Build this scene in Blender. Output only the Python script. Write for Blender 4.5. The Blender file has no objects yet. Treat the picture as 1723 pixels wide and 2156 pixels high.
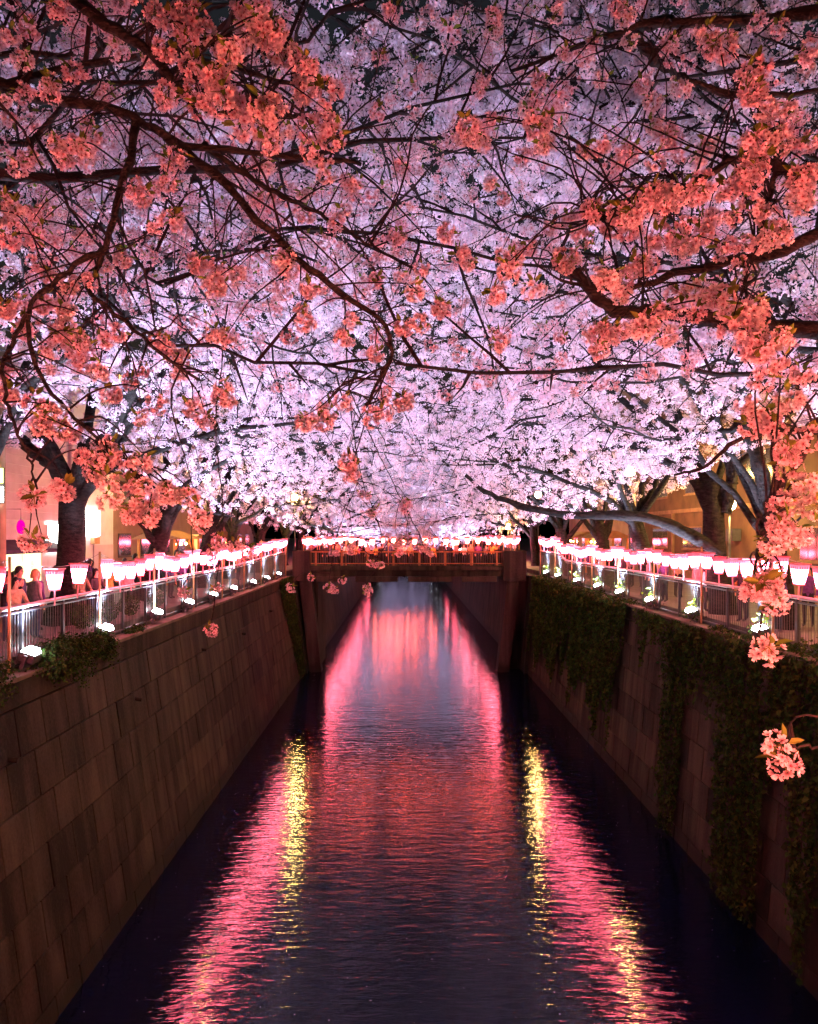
import bpy, bmesh, math, random
import numpy as np
from mathutils import Vector, Matrix

R = math.radians
rng = np.random.default_rng(7)
random.seed(7)
scene = bpy.context.scene
COL = scene.collection

# ------------------------------------------------------------------ camera, sky, exposure
EYE = 9.4            # metres above the water
F = 1560.0           # focal length in units of a 1723 x 2156 frame, vanishing point at (850, 1125)
cam_d = bpy.data.cameras.new("camera")
cam_d.sensor_fit = 'VERTICAL'
cam_d.sensor_height = 36.0
cam_d.lens = 36.0 * F / 2156.0
cam_d.shift_x = 11.5 / 2156.0
cam_d.shift_y = 47.0 / 2156.0
cam_d.clip_start = 0.05
cam_d.clip_end = 2000.0
cam = bpy.data.objects.new("camera", cam_d)
cam.location = (0, 0, EYE)
cam.rotation_euler = (R(90), 0, 0)
COL.objects.link(cam)
scene.camera = cam

world = bpy.data.worlds.new("World")
scene.world = world
world.use_nodes = True
wn = world.node_tree.nodes
wl = world.node_tree.links
bg = wn["Background"]
sky = wn.new("ShaderNodeTexSky")
sky.sky_type = 'NISHITA'
sky.sun_disc = False
sky.sun_elevation = R(-2.0)
sky.sun_rotation = R(150)
wl.new(sky.outputs[0], bg.inputs[0])
bg.inputs[1].default_value = 0.06

sun_d = bpy.data.lights.new("moon_light", 'SUN')
sun_d.energy = 0.006
sun_d.angle = R(0.5)
sun_d.color = (0.7, 0.8, 1.0)
sun = bpy.data.objects.new("moon_light", sun_d)
sun.rotation_euler = (R(35), 0, R(150))
COL.objects.link(sun)

vs = scene.view_settings
vs.view_transform = 'Standard'
vs.look = 'None'
vs.exposure = 0.92
vs.gamma = 1.0
vs.use_curve_mapping = False
scene.render.engine = 'CYCLES'
cy = scene.cycles
cy.use_denoising = True
try:
    cy.denoiser = 'OPENIMAGEDENOISE'
    cy.denoising_input_passes = 'RGB_ALBEDO_NORMAL'
except Exception:
    pass
cy.max_bounces = 4
cy.diffuse_bounces = 1
cy.glossy_bounces = 2
cy.transmission_bounces = 2
cy.transparent_max_bounces = 6
cy.caustics_reflective = False
cy.caustics_refractive = False
cy.sample_clamp_indirect = 4.0
cy.sample_clamp_direct = 0.0
cy.use_light_tree = True
cy.use_adaptive_sampling = True
cy.adaptive_threshold = 0.05

# tuning
LANTERN_E = 36.0
FLOOD_W = 3200.0
LAMP_E = 480.0


def P(px, py, Y):
    """point of the place seen at frame position (px, py) at distance Y"""
    return np.array([(px - 850.0) * Y / F, Y, EYE - (py - 1125.0) * Y / F])


def project(p):
    p = np.atleast_2d(p)
    y = np.maximum(p[:, 1], 0.05)
    return 850 + F * p[:, 0] / y, 1125 - F * (p[:, 2] - EYE) / y


ORD = ("first second third fourth fifth sixth seventh eighth ninth tenth eleventh twelfth thirteenth fourteenth fifteenth "
       "sixteenth seventeenth eighteenth nineteenth twentieth").split()


def ordw(i):
    return ORD[i] if i < 20 else "twenty-" + ORD[i - 20] if i < 29 else str(i + 1) + "th"


# ------------------------------------------------------------------ materials
MATS = {}


def mat(name, col, rough=0.7, var=0.25, scale=6.0, metal=0.0, bump=0.0, bscale=None, stretch=(1, 1, 1), spec=0.3, col2=None, detail=5):
    if name in MATS:
        return MATS[name]
    m = bpy.data.materials.new(name)
    m.use_nodes = True
    n, l = m.node_tree.nodes, m.node_tree.links
    b = n["Principled BSDF"]
    b.inputs["Roughness"].default_value = rough
    b.inputs["Metallic"].default_value = metal
    b.inputs["Specular IOR Level"].default_value = spec
    tc = n.new("ShaderNodeTexCoord")
    mp = n.new("ShaderNodeMapping")
    mp.inputs["Scale"].default_value = stretch
    l.new(tc.outputs["Object"], mp.inputs[0])
    ns = n.new("ShaderNodeTexNoise")
    ns.inputs["Scale"].default_value = scale
    ns.inputs["Detail"].default_value = detail
    l.new(mp.outputs[0], ns.inputs["Vector"])
    cr = n.new("ShaderNodeValToRGB")
    c1 = [c * (1 - var) for c in col]
    c2 = list(col2) if col2 else [min(1, c * (1 + var)) for c in col]
    cr.color_ramp.elements[0].position = 0.3
    cr.color_ramp.elements[1].position = 0.7
    cr.color_ramp.elements[0].color = (*c1, 1)
    cr.color_ramp.elements[1].color = (*c2, 1)
    l.new(ns.outputs["Fac"], cr.inputs[0])
    l.new(cr.outputs[0], b.inputs["Base Color"])
    if bump:
        n2 = n.new("ShaderNodeTexNoise")
        n2.inputs["Scale"].default_value = bscale or scale * 3
        n2.inputs["Detail"].default_value = 6
        l.new(mp.outputs[0], n2.inputs["Vector"])
        bp = n.new("ShaderNodeBump")
        bp.inputs["Strength"].default_value = bump
        bp.inputs["Distance"].default_value = 0.05 if bump >= 1 else 0.02
        l.new(n2.outputs["Fac"], bp.inputs["Height"])
        l.new(bp.outputs[0], b.inputs["Normal"])
    MATS[name] = m
    return m


def emit(name, col, strength, var=0.0, scale=4.0):
    if name in MATS:
        return MATS[name]
    m = bpy.data.materials.new(name)
    m.use_nodes = True
    n, l = m.node_tree.nodes, m.node_tree.links
    n.remove(n["Principled BSDF"])
    e = n.new("ShaderNodeEmission")
    e.inputs[0].default_value = (*col, 1)
    e.inputs[1].default_value = strength
    if var:
        tc = n.new("ShaderNodeTexCoord")
        ns = n.new("ShaderNodeTexNoise")
        ns.inputs["Scale"].default_value = scale
        l.new(tc.outputs["Object"], ns.inputs["Vector"])
        mr = n.new("ShaderNodeMapRange")
        mr.inputs["To Min"].default_value = strength * (1 - var)
        mr.inputs["To Max"].default_value = strength * (1 + var)
        l.new(ns.outputs["Fac"], mr.inputs[0])
        l.new(mr.outputs[0], e.inputs[1])
    l.new(e.outputs[0], n["Material Output"].inputs[0])
    MATS[name] = m
    return m


def leafy(name, trans=0.4, gain=1.0):
    """pigment comes from the mesh's own 'tint' attribute; thin petals and leaves let light through"""
    m = bpy.data.materials.new(name)
    m.use_nodes = True
    n, l = m.node_tree.nodes, m.node_tree.links
    n.remove(n["Principled BSDF"])
    at = n.new("ShaderNodeAttribute")
    at.attribute_name = "tint"
    d = n.new("ShaderNodeBsdfDiffuse")
    t = n.new("ShaderNodeBsdfTranslucent")
    mx = n.new("ShaderNodeMixShader")
    mx.inputs[0].default_value = trans
    l.new(at.outputs["Color"], d.inputs[0])
    l.new(at.outputs["Color"], t.inputs[0])
    l.new(d.outputs[0], mx.inputs[1])
    l.new(t.outputs[0], mx.inputs[2])
    l.new(mx.outputs[0], n["Material Output"].inputs[0])
    MATS[name] = m
    return m


M_BLOSSOM = leafy("blossom_petals", 0.42)
M_LEAF = leafy("green_leaves", 0.3)
M_BARK = mat("bark", (0.016, 0.013, 0.013), 0.9, 0.55, 6, bump=1.0, bscale=14, stretch=(1, 1, 2.6), spec=0.12, col2=(0.036, 0.030, 0.028), detail=8)
M_TWIG = mat("twig_bark", (0.016, 0.010, 0.011), 0.85, 0.3, 9, spec=0.15)


def concrete(name, lo, hi, tide=True):
    """old river concrete: block to block tone, run-off streaks, algae line at the water, fine pitting"""
    m = bpy.data.materials.new(name)
    m.use_nodes = True
    n, l = m.node_tree.nodes, m.node_tree.links
    b = n["Principled BSDF"]
    b.inputs["Roughness"].default_value = 0.85
    b.inputs["Specular IOR Level"].default_value = 0.2
    ge = n.new("ShaderNodeNewGeometry")
    def noise(scale, st, detail=5, dist=0.0):
        mp = n.new("ShaderNodeMapping")
        mp.inputs["Scale"].default_value = st
        l.new(ge.outputs["Position"], mp.inputs[0])
        t = n.new("ShaderNodeTexNoise")
        t.inputs["Scale"].default_value = scale
        t.inputs["Detail"].default_value = detail
        t.inputs["Distortion"].default_value = dist
        l.new(mp.outputs[0], t.inputs["Vector"])
        return t.outputs["Fac"]
    def math_(op, a_, b_):
        q = n.new("ShaderNodeMath")
        q.operation = op
        for i, v in enumerate((a_, b_)):
            if isinstance(v, (int, float)):
                q.inputs[i].default_value = v
            else:
                l.new(v, q.inputs[i])
        return q.outputs[0]
    big = noise(0.5, (1, 1, 0.6), 4, 0.6)
    run = noise(1.0, (2.4, 2.4, 0.13), 6, 0.2)
    fine = noise(16, (1, 1, 1), 6)
    oi = n.new("ShaderNodeObjectInfo")
    f = math_('ADD', math_('MULTIPLY', big, 0.45), math_('MULTIPLY', run, 0.75))
    f = math_('ADD', f, math_('MULTIPLY', fine, 0.25))
    f = math_('ADD', f, math_('MULTIPLY', oi.outputs["Random"], 0.16))
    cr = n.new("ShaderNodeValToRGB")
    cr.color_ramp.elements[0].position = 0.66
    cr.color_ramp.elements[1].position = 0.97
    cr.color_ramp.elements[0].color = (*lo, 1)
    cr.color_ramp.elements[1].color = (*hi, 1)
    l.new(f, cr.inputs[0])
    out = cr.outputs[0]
    if tide:
        sp = n.new("ShaderNodeSeparateXYZ")
        l.new(ge.outputs["Position"], sp.inputs[0])
        zz = math_('ADD', sp.outputs[2], math_('MULTIPLY', noise(1.2, (1, 1, 1), 4), -0.7))
        mr = n.new("ShaderNodeMapRange")
        mr.inputs["From Min"].default_value = -0.1
        mr.inputs["From Max"].default_value = 0.45
        mr.inputs["To Min"].default_value = 0.85
        mr.inputs["To Max"].default_value = 0.0
        l.new(zz, mr.inputs[0])
        mx = n.new("ShaderNodeMixRGB")
        mx.inputs[2].default_value = (0.010, 0.011, 0.006, 1)
        l.new(mr.outputs[0], mx.inputs[0])
        l.new(out, mx.inputs[1])
        out = mx.outputs[0]
    l.new(out, b.inputs["Base Color"])
    bp = n.new("ShaderNodeBump")
    bp.inputs["Strength"].default_value = 0.5
    bp.inputs["Distance"].default_value = 0.02
    l.new(fine, bp.inputs["Height"])
    l.new(bp.outputs[0], b.inputs["Normal"])
    MATS[name] = m
    return m


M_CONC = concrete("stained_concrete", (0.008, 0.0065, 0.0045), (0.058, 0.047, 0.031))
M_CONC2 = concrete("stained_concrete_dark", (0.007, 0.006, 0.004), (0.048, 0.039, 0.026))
M_MORTAR = mat("wall_joint", (0.016, 0.013, 0.009), 0.95, 0.3, 8)
M_COPING = mat("coping_concrete", (0.11, 0.085, 0.06), 0.85, 0.35, 2.0, bump=0.3, bscale=30, spec=0.2)
M_RAIL = mat("handrail_paint", (0.22, 0.15, 0.14), 0.4, 0.15, 7, spec=0.5)
M_STEEL = mat("painted_steel", (0.05, 0.047, 0.055), 0.4, 0.2, 9, metal=0.3, spec=0.5)
M_BAR = mat("baluster_steel", (0.09, 0.085, 0.085), 0.45, 0.2, 12, metal=0.2)
M_BAMBOO = mat("pole_wood", (0.45, 0.26, 0.12), 0.6, 0.25, 5, stretch=(3, 3, 0.4))
M_WIRE = mat("cable", (0.18, 0.12, 0.12), 0.6, 0.2, 10)
M_PAVE = mat("promenade_paving", (0.11, 0.095, 0.09), 0.85, 0.3, 1.5, bump=0.2)


def lantern_mat(name, col, gain=1.0):
    """paper is brightest round the bulb and dimmer at the open top edge"""
    m = emit(name, col, LANTERN_E)
    n, l = m.node_tree.nodes, m.node_tree.links
    tc = n.new("ShaderNodeTexCoord")
    sp = n.new("ShaderNodeSeparateXYZ")
    l.new(tc.outputs["Object"], sp.inputs[0])
    cr = n.new("ShaderNodeValToRGB")
    mr = n.new("ShaderNodeMapRange")
    mr.inputs["From Min"].default_value = -0.48
    mr.inputs["From Max"].default_value = 0.0
    l.new(sp.outputs[2], mr.inputs[0])
    l.new(mr.outputs[0], cr.inputs[0])
    e = cr.color_ramp.elements
    e[0].position, e[0].color = 0.0, (0.03, 0.03, 0.03, 1)
    e[1].position, e[1].color = 1.0, (0.008, 0.008, 0.008, 1)
    for p_, v in ((0.10, 0.35), (0.33, 1.1), (0.58, 0.55), (0.78, 0.03)):
        q = e.new(p_)
        q.color = (v, v, v, 1)
    mu = n.new("ShaderNodeMath")
    mu.operation = 'MULTIPLY'
    mu.inputs[1].default_value = LANTERN_E * 2.3 * gain
    l.new(cr.outputs[0], mu.inputs[0])
    oi = n.new("ShaderNodeObjectInfo")
    mr2 = n.new("ShaderNodeMapRange")
    mr2.inputs["To Min"].default_value = 0.45
    mr2.inputs["To Max"].default_value = 1.45
    l.new(oi.outputs["Random"], mr2.inputs[0])
    m2 = n.new("ShaderNodeMath")
    m2.operation = 'MULTIPLY'
    l.new(mu.outputs[0], m2.inputs[0])
    l.new(mr2.outputs[0], m2.inputs[1])
    l.new(m2.outputs[0], [q for q in n if q.type == 'EMISSION'][0].inputs[1])
    return m


M_LANT = lantern_mat("lantern_paper", (1.0, 0.11, 0.18))
M_LANT2 = lantern_mat("bridge_lantern_paper", (1.0, 0.11, 0.08))
M_LANT3 = lantern_mat("unseen_coral_lantern_paper", (1.0, 0.195, 0.125), 4.0)  # for the added unseen row, strengthened to turn the near blossom coral
M_LFRAME = mat("lantern_frame", (0.60, 0.12, 0.13), 0.6, 0.2, 12)
M_LSTICK = mat("lantern_handle", (0.75, 0.28, 0.33), 0.5, 0.15, 10)
M_FLENS = emit("flood_lens", (0.86, 0.95, 1.0), 40.0)
M_FHOUS = mat("flood_housing", (0.05, 0.05, 0.055), 0.5, 0.2, 10)
M_GLOBE = emit("street_globe", (1.0, 0.62, 0.18), LAMP_E)


# ------------------------------------------------------------------ mesh helpers
def mesh_np(name, V, T, mats, midx=None, tint=None, smooth=False):
    V = np.ascontiguousarray(V, dtype=np.float32)
    T = np.ascontiguousarray(T, dtype=np.int32)
    me = bpy.data.meshes.new(name)
    nv, nt = len(V), len(T)
    me.vertices.add(nv)
    me.vertices.foreach_set("co", V.ravel())
    me.loops.add(nt * 3)
    me.loops.foreach_set("vertex_index", T.ravel())
    me.polygons.add(nt)
    me.polygons.foreach_set("loop_start", np.arange(0, nt * 3, 3, dtype=np.int32))
    if midx is not None:
        me.polygons.foreach_set("material_index", np.ascontiguousarray(midx, dtype=np.int32))
    me.polygons.foreach_set("use_smooth", np.full(nt, smooth, dtype=bool))
    for m in mats:
        me.materials.append(m)
    if tint is not None:
        a = me.attributes.new("tint", 'FLOAT_COLOR', 'POINT')
        c4 = np.ones((nv, 4), dtype=np.float32)
        c4[:, :3] = tint
        a.data.foreach_set("color", c4.ravel())
    me.update()
    me.validate()
    return me


def add(name, me, parent=None, loc=None, label=None, cat=None, group=None, kind=None):
    o = bpy.data.objects.new(name, me)
    COL.objects.link(o)
    if loc is not None:
        o.location = loc
    if parent is not None:
        o.parent = parent
    tag(o, label, cat, group, kind)
    return o


def tag(o, label=None, cat=None, group=None, kind=None):
    if label:
        o["label"] = label
    if cat:
        o["category"] = cat
    if group:
        o["group"] = group
    if kind:
        o["kind"] = kind
    return o


def empty(name, loc, label, cat, group=None, rz=0.0):
    o = bpy.data.objects.new(name, None)
    o.empty_display_size = 0.2
    o.location = loc
    o.rotation_euler = (0, 0, rz)
    COL.objects.link(o)
    return tag(o, label, cat, group)


class MB:
    """collects simple solids into one mesh"""

    def __init__(self):
        self.V, self.Fc, self.Mi, self.n = [], [], [], 0

    def raw(self, V, Fc, mi=0):
        self.V.append(np.asarray(V, float))
        self.Fc += [tuple(i + self.n for i in f) for f in Fc]
        self.Mi += [mi] * len(Fc)
        self.n += len(V)
        return self

    def box(self, lo, hi, mi=0, bev=0.0):
        (a, b, c), (d, e, f) = lo, hi
        V = [(a, b, c), (d, b, c), (d, e, c), (a, e, c), (a, b, f), (d, b, f), (d, e, f), (a, e, f)]
        return self.raw(V, [(3, 2, 1, 0), (4, 5, 6, 7), (0, 1, 5, 4), (1, 2, 6, 5), (2, 3, 7, 6), (3, 0, 4, 7)], mi)

    def hexa(self, V, mi=0):
        return self.raw(V, [(3, 2, 1, 0), (4, 5, 6, 7), (0, 1, 5, 4), (1, 2, 6, 5), (2, 3, 7, 6), (3, 0, 4, 7)], mi)

    def tube(self, pts, rad, sides=8, mi=0, cap=True):
        pts = np.asarray(pts, float)
        rad = np.broadcast_to(np.asarray(rad, float), (len(pts),))
        tan = np.gradient(pts, axis=0)
        tan /= np.linalg.norm(tan, axis=1)[:, None] + 1e-9
        ref = np.array([0, 0, 1.0]) if abs(tan[0][2]) < 0.9 else np.array([1.0, 0, 0])
        V = []
        for p, t, r in zip(pts, tan, rad):
            u = np.cross(t, ref)
            u /= np.linalg.norm(u) + 1e-9
            w = np.cross(u, t)
            for k in range(sides):
                a = 2 * math.pi * k / sides
                V.append(p + r * (math.cos(a) * u + math.sin(a) * w))
        Fc = []
        for i in range(len(pts) - 1):
            for k in range(sides):
                k2 = (k + 1) % sides
                Fc.append((i * sides + k, i * sides + k2, (i + 1) * sides + k2, (i + 1) * sides + k))
        if cap:
            Fc.append(tuple(range(sides))[::-1])
            Fc.append(tuple((len(pts) - 1) * sides + k for k in range(sides)))
        return self.raw(V, Fc, mi)

    def ball(self, c, r, seg=10, rings=6, mi=0, sq=(1, 1, 1)):
        V = [(c[0], c[1], c[2] - r * sq[2])]
        for i in range(1, rings):
            th = math.pi * i / rings
            for k in range(seg):
                a = 2 * math.pi * k / seg
                V.append((c[0] + r * sq[0] * math.sin(th) * math.cos(a), c[1] + r * sq[1] * math.sin(th) * math.sin(a), c[2] - r * sq[2] * math.cos(th)))
        V.append((c[0], c[1], c[2] + r * sq[2]))
        Fc = []
        for k in range(seg):
            Fc.append((0, 1 + (k + 1) % seg, 1 + k))
            Fc.append((len(V) - 1, 1 + (rings - 2) * seg + k, 1 + (rings - 2) * seg + (k + 1) % seg))
        for i in range(rings - 2):
            for k in range(seg):
                k2 = (k + 1) % seg
                Fc.append((1 + i * seg + k, 1 + i * seg + k2, 1 + (i + 1) * seg + k2, 1 + (i + 1) * seg + k))
        return self.raw(V, Fc, mi)

    def mesh(self, name, mats, smooth=False, bevel=0.0):
        me = bpy.data.meshes.new(name)
        me.from_pydata(np.concatenate(self.V).tolist(), [], self.Fc)
        me.polygons.foreach_set("material_index", self.Mi)
        if bevel:
            bm = bmesh.new()
            bm.from_mesh(me)
            bmesh.ops.bevel(bm, geom=list(bm.edges), offset=bevel, segments=1, affect='EDGES')
            bm.to_mesh(me)
            bm.free()
        if smooth:
            me.polygons.foreach_set("use_smooth", [True] * len(me.polygons))
        for m in (mats if isinstance(mats, (list, tuple)) else [mats]):
            me.materials.append(m)
        me.update()
        return me

    def obj(self, name, mats, parent=None, smooth=False, bevel=0.0, **kw):
        return add(name, self.mesh(name, mats, smooth, bevel), parent, **kw)


def smoothpath(pts, n):
    """Catmull-Rom through the points"""
    pts = np.asarray(pts, float)
    if len(pts) == 2:
        t = np.linspace(0, 1, n)[:, None]
        return pts[0] * (1 - t) + pts[1] * t
    Q = np.vstack([2 * pts[0] - pts[1], pts, 2 * pts[-1] - pts[-2]])
    out = []
    for u in np.linspace(0, len(pts) - 1 - 1e-6, n):
        i = int(u)
        t = u - i
        a, b, c, d = Q[i], Q[i + 1], Q[i + 2], Q[i + 3]
        out.append(0.5 * ((2 * b) + (c - a) * t + (2 * a - 5 * b + 4 * c - d) * t * t + (3 * b - a - 3 * c + d) * t ** 3))
    return np.array(out)


def tubes_np(lines, sides):
    """lines: list of (pts (k,3), radii (k,)) -> V, T"""
    Vs, Ts, base = [], [], 0
    ang = np.arange(sides) * 2 * math.pi / sides
    ca, sa = np.cos(ang), np.sin(ang)
    cache = {}
    for pts, rad in lines:
        k = len(pts)
        tan = np.empty_like(pts)
        tan[1:-1] = pts[2:] - pts[:-2]
        tan[0] = pts[1] - pts[0]
        tan[-1] = pts[-1] - pts[-2]
        tan /= np.linalg.norm(tan, axis=1)[:, None] + 1e-9
        ref = np.array([0.13, 0.21, 0.97]) if abs(tan[:, 2]).mean() < 0.8 else np.array([0.97, 0.2, 0.1])
        u = np.cross(tan, ref)
        u /= np.linalg.norm(u, axis=1)[:, None] + 1e-9
        w = np.cross(u, tan)
        V = pts[:, None, :] + rad[:, None, None] * (ca[None, :, None] * u[:, None, :] + sa[None, :, None] * w[:, None, :])
        Vs.append(V.reshape(-1, 3))
        if k not in cache:
            T = []
            for i in range(k - 1):
                for q in range(sides):
                    q2 = (q + 1) % sides
                    a, b, c, d = i * sides + q, i * sides + q2, (i + 1) * sides + q2, (i + 1) * sides + q
                    T += [(a, b, c), (a, c, d)]
            cache[k] = np.array(T)
        Ts.append(cache[k] + base)
        base += k * sides
    return np.concatenate(Vs), np.concatenate(Ts)


def rand_rot(n, r, tilt=1.0):
    """random rotations about z, tilted by up to `tilt` radians"""
    a = r.uniform(0, 2 * math.pi, n)
    b = r.normal(0, tilt, n)
    c = r.uniform(0, 2 * math.pi, n)
    def rz(t):
        M = np.zeros((n, 3, 3)); M[:, 0, 0] = np.cos(t); M[:, 0, 1] = -np.sin(t); M[:, 1, 0] = np.sin(t); M[:, 1, 1] = np.cos(t); M[:, 2, 2] = 1
        return M
    X = np.zeros((n, 3, 3)); X[:, 0, 0] = 1; X[:, 1, 1] = np.cos(b); X[:, 1, 2] = -np.sin(b); X[:, 2, 1] = np.sin(b); X[:, 2, 2] = np.cos(b)
    return rz(c) @ X @ rz(a)


def frames_for(nrm, r):
    """rotation matrices whose z axis is nrm, random spin"""
    n = len(nrm)
    z = nrm / (np.linalg.norm(nrm, axis=1)[:, None] + 1e-9)
    t = r.normal(size=(n, 3))
    x = np.cross(t, z)
    x /= np.linalg.norm(x, axis=1)[:, None] + 1e-9
    y = np.cross(z, x)
    return np.stack([x, y, z], axis=2)


def assemble(templates, pos, rot, scl, r, jitter=0.12):
    """copies of template meshes (V,T,C,Mi) at positions -> one big mesh"""
    Vs, Ts, Cs, Ms, base = [], [], [], [], 0
    which = r.integers(0, len(templates), len(pos))
    for k, (V, T, C, Mi) in enumerate(templates):
        ix = np.nonzero(which == k)[0]
        if not len(ix):
            continue
        VV = np.einsum('nij,vj->nvi', rot[ix], V) * scl[ix][:, None, None] + pos[ix][:, None, :]
        nv = len(V)
        TT = T[None] + (np.arange(len(ix)) * nv)[:, None, None] + base
        j = 1 + r.uniform(-jitter, jitter, (len(ix), 1, 1)) + r.uniform(-jitter, jitter, (len(ix), 1, 3)) * 0.4
        CC = np.clip(C[None] * j, 0, 1)
        Vs.append(VV.reshape(-1, 3)); Ts.append(TT.reshape(-1, 3)); Cs.append(CC.reshape(-1, 3)); Ms.append(np.tile(Mi, len(ix)))
        base += nv * len(ix)
    return np.concatenate(Vs), np.concatenate(Ts), np.concatenate(Cs), np.concatenate(Ms)


# ------------------------------------------------------------------ flower and leaf templates
PALE = np.array([0.84, 0.64, 0.71])
PALE2 = np.array([0.84, 0.65, 0.765])
DEEP = np.array([0.36, 0.05, 0.09])
LEAFC = np.array([0.16, 0.24, 0.035])
LEAFB = np.array([0.15, 0.07, 0.03])


def flower_fine(r):
    V, T, C = [], [], []
    open_ = r.uniform(0.25, 0.6)
    for k in range(5):
        a = 2 * math.pi * k / 5 + r.normal(0, 0.06)
        pr = [(0.05, 0), (0.5, 0.34), (0.5, -0.02), (0.5, -0.34), (0.9, 0.33), (0.9, -0.33), (1.03, 0.13), (0.90, 0), (1.03, -0.13)]
        b = len(V)
        j = 1 + r.normal(0, 0.05)
        for q, (rr, w) in enumerate(pr):
            z = open_ * rr * rr + (0.10 if q in (1, 3, 4, 5) else 0.0) * rr + r.normal(0, 0.015)
            V.append((rr * math.cos(a) - w * math.sin(a), rr * math.sin(a) + w * math.cos(a), z))
            C.append((DEEP * 1.1 if q == 0 else PALE * 0.62 + DEEP * 0.25 if q == 2 else PALE) * j)
        for t in [(0, 3, 2), (0, 2, 1), (1, 2, 4), (2, 3, 5), (2, 7, 4), (2, 5, 7), (4, 7, 6), (7, 5, 8)]:
            T.append(tuple(b + i for i in t))
    b = len(V)
    V.append((0, 0, 0.02)); C.append(DEEP * 0.6)
    for k in range(5):
        a = 2 * math.pi * (k + 0.5) / 5
        V.append((0.17 * math.cos(a), 0.17 * math.sin(a), 0.11)); C.append(DEEP)
    for k in range(5):
        T.append((b, b + 1 + k, b + 1 + (k + 1) % 5))
    return np.array(V), np.array(T), np.array(C)


def flower_mid(r):
    V, T, C = [(0, 0, 0)], [], [DEEP]
    op = r.uniform(0.25, 0.6)
    for k in range(5):
        a = 2 * math.pi * k / 5
        for rr, w, z in ((0.62, 0.40, op * 0.4), (1.0, 0.0, op), (0.62, -0.40, op * 0.4)):
            V.append((rr * math.cos(a) - w * math.sin(a), rr * math.sin(a) + w * math.cos(a), z)); C.append(PALE)
        b = 1 + 3 * k
        T += [(0, b + 2, b + 1), (0, b + 1, b)]
    return np.array(V), np.array(T), np.array(C)


def flower_far(r):
    V = np.array([(-1, -0.15, 0.1), (0, -0.95, 0.3), (1, 0.1, 0.1), (0.1, 0.95, 0.35)]) * r.uniform(0.85, 1.1)
    return V, np.array([(0, 1, 2), (0, 2, 3)]), np.array([PALE2 * r.uniform(0.8, 1.08), PALE2, PALE2, PALE2 * r.uniform(0.85, 1.05)])


def leaf_shape(length, width, fold=0.25):
    V = np.array([(0, 0, 0), (0.3, 0.5, fold), (0.65, 0.42, fold * 0.8), (1, 0, -0.1), (0.65, -0.42, fold * 0.8), (0.3, -0.5, fold), (0.45, 0, 0)], float)
    V = V * np.array([length, width, width])
    T = np.array([(0, 6, 1), (1, 6, 2), (2, 6, 3), (3, 6, 4), (4, 6, 5), (5, 6, 0)])
    return V, T


def cluster_template(r, nfl, flower, frad, core, leaves=0, stems=False, flat=0.8):
    Vs, Ts, Cs, Ms, base = [], [], [], [], 0
    i = np.arange(nfl) + 0.5
    phi = np.arccos(1 - 1.72 * i / nfl * 1.0)       # a little open at the top where the twig comes in
    th = math.pi * (1 + 5 ** 0.5) * i
    for q in range(nfl):
        d = np.array([math.cos(th[q]) * math.sin(phi[q]), math.sin(th[q]) * math.sin(phi[q]), -math.cos(phi[q])])
        d += r.normal(0, 0.22, 3)
        d /= np.linalg.norm(d)
        V, T, C = flower(r)
        c = d * core * r.uniform(0.72, 1.15) * np.array([1, 1, flat])
        Rm = frames_for((d + r.normal(0, 0.25, 3))[None], r)[0]
        V = V @ Rm.T * frad * r.uniform(0.85, 1.12) + c
        Vs.append(V); Ts.append(T + base); Cs.append(C * (1 + r.normal(0, 0.04))); Ms.append(np.zeros(len(T), int)); base += len(V)
        if stems:
            s = np.cross(d, [0.3, 0.5, 0.8]); s /= np.linalg.norm(s) + 1e-9
            s *= 0.0012
            o = np.array([0, 0, core * 0.25])
            V = np.array([o - s, o + s, c + s, c - s])
            Vs.append(V); Ts.append(np.array([(0, 1, 2), (0, 2, 3)]) + base); Cs.append(np.tile([0.20, 0.16, 0.05], (4, 1))); Ms.append(np.ones(2, int)); base += 4
    for q in range(leaves):
        V, T = leaf_shape(r.uniform(0.04, 0.07), 0.026)
        a = r.uniform(0, 2 * math.pi)
        el = r.uniform(0.2, 1.1)
        X = np.array([math.cos(a) * math.cos(el), math.sin(a) * math.cos(el), math.sin(el)])
        Y = np.cross([0, 0, 1.0], X); Y /= np.linalg.norm(Y); Z = np.cross(X, Y)
        V = V @ np.stack([X, Y, Z]) + np.array([0, 0, core * 0.35]) + X * core * 0.35
        g = r.uniform()
        Vs.append(V); Ts.append(T + base); Cs.append(np.tile(LEAFC * (1 - g * .5) + LEAFB * g * .5, (len(V), 1))); Ms.append(np.ones(len(T), int)); base += len(V)
    return np.concatenate(Vs), np.concatenate(Ts), np.concatenate(Cs), np.concatenate(Ms)


tr = np.random.default_rng(3)
FINE = [cluster_template(tr, n, flower_fine, 0.0195, 0.050, leaves=lv, stems=True) for n, lv in ((15, 3), (19, 2), (22, 4), (17, 1), (24, 3), (15, 3), (20, 2), (26, 4), (14, 4))]
FINE = [(V, T, C * np.array(j), Mi) for (V, T, C, Mi), j in zip(FINE, ((1, 1, 1), (1.04, 1.1, 1.08), (0.97, 0.9, 0.92), (1, 0.95, 0.96), (1.05, 1.16, 1.12), (0.93, 0.82, 0.85), (1, 1.05, 1.0), (0.98, 0.96, 1.0), (0.95, 0.88, 0.9)))]
MID = [cluster_template(tr, n, flower_mid, 0.021, 0.058, leaves=lv) for n, lv in ((13, 1), (16, 0), (12, 2), (17, 0), (14, 1))]
FAR = [cluster_template(tr, n, flower_far, 0.0265, 0.078, leaves=0) for n in (17, 19, 15, 18)]
VFAR = [cluster_template(tr, n, flower_far, 0.042, 0.11, leaves=0) for n in (10, 11, 9)]
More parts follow.
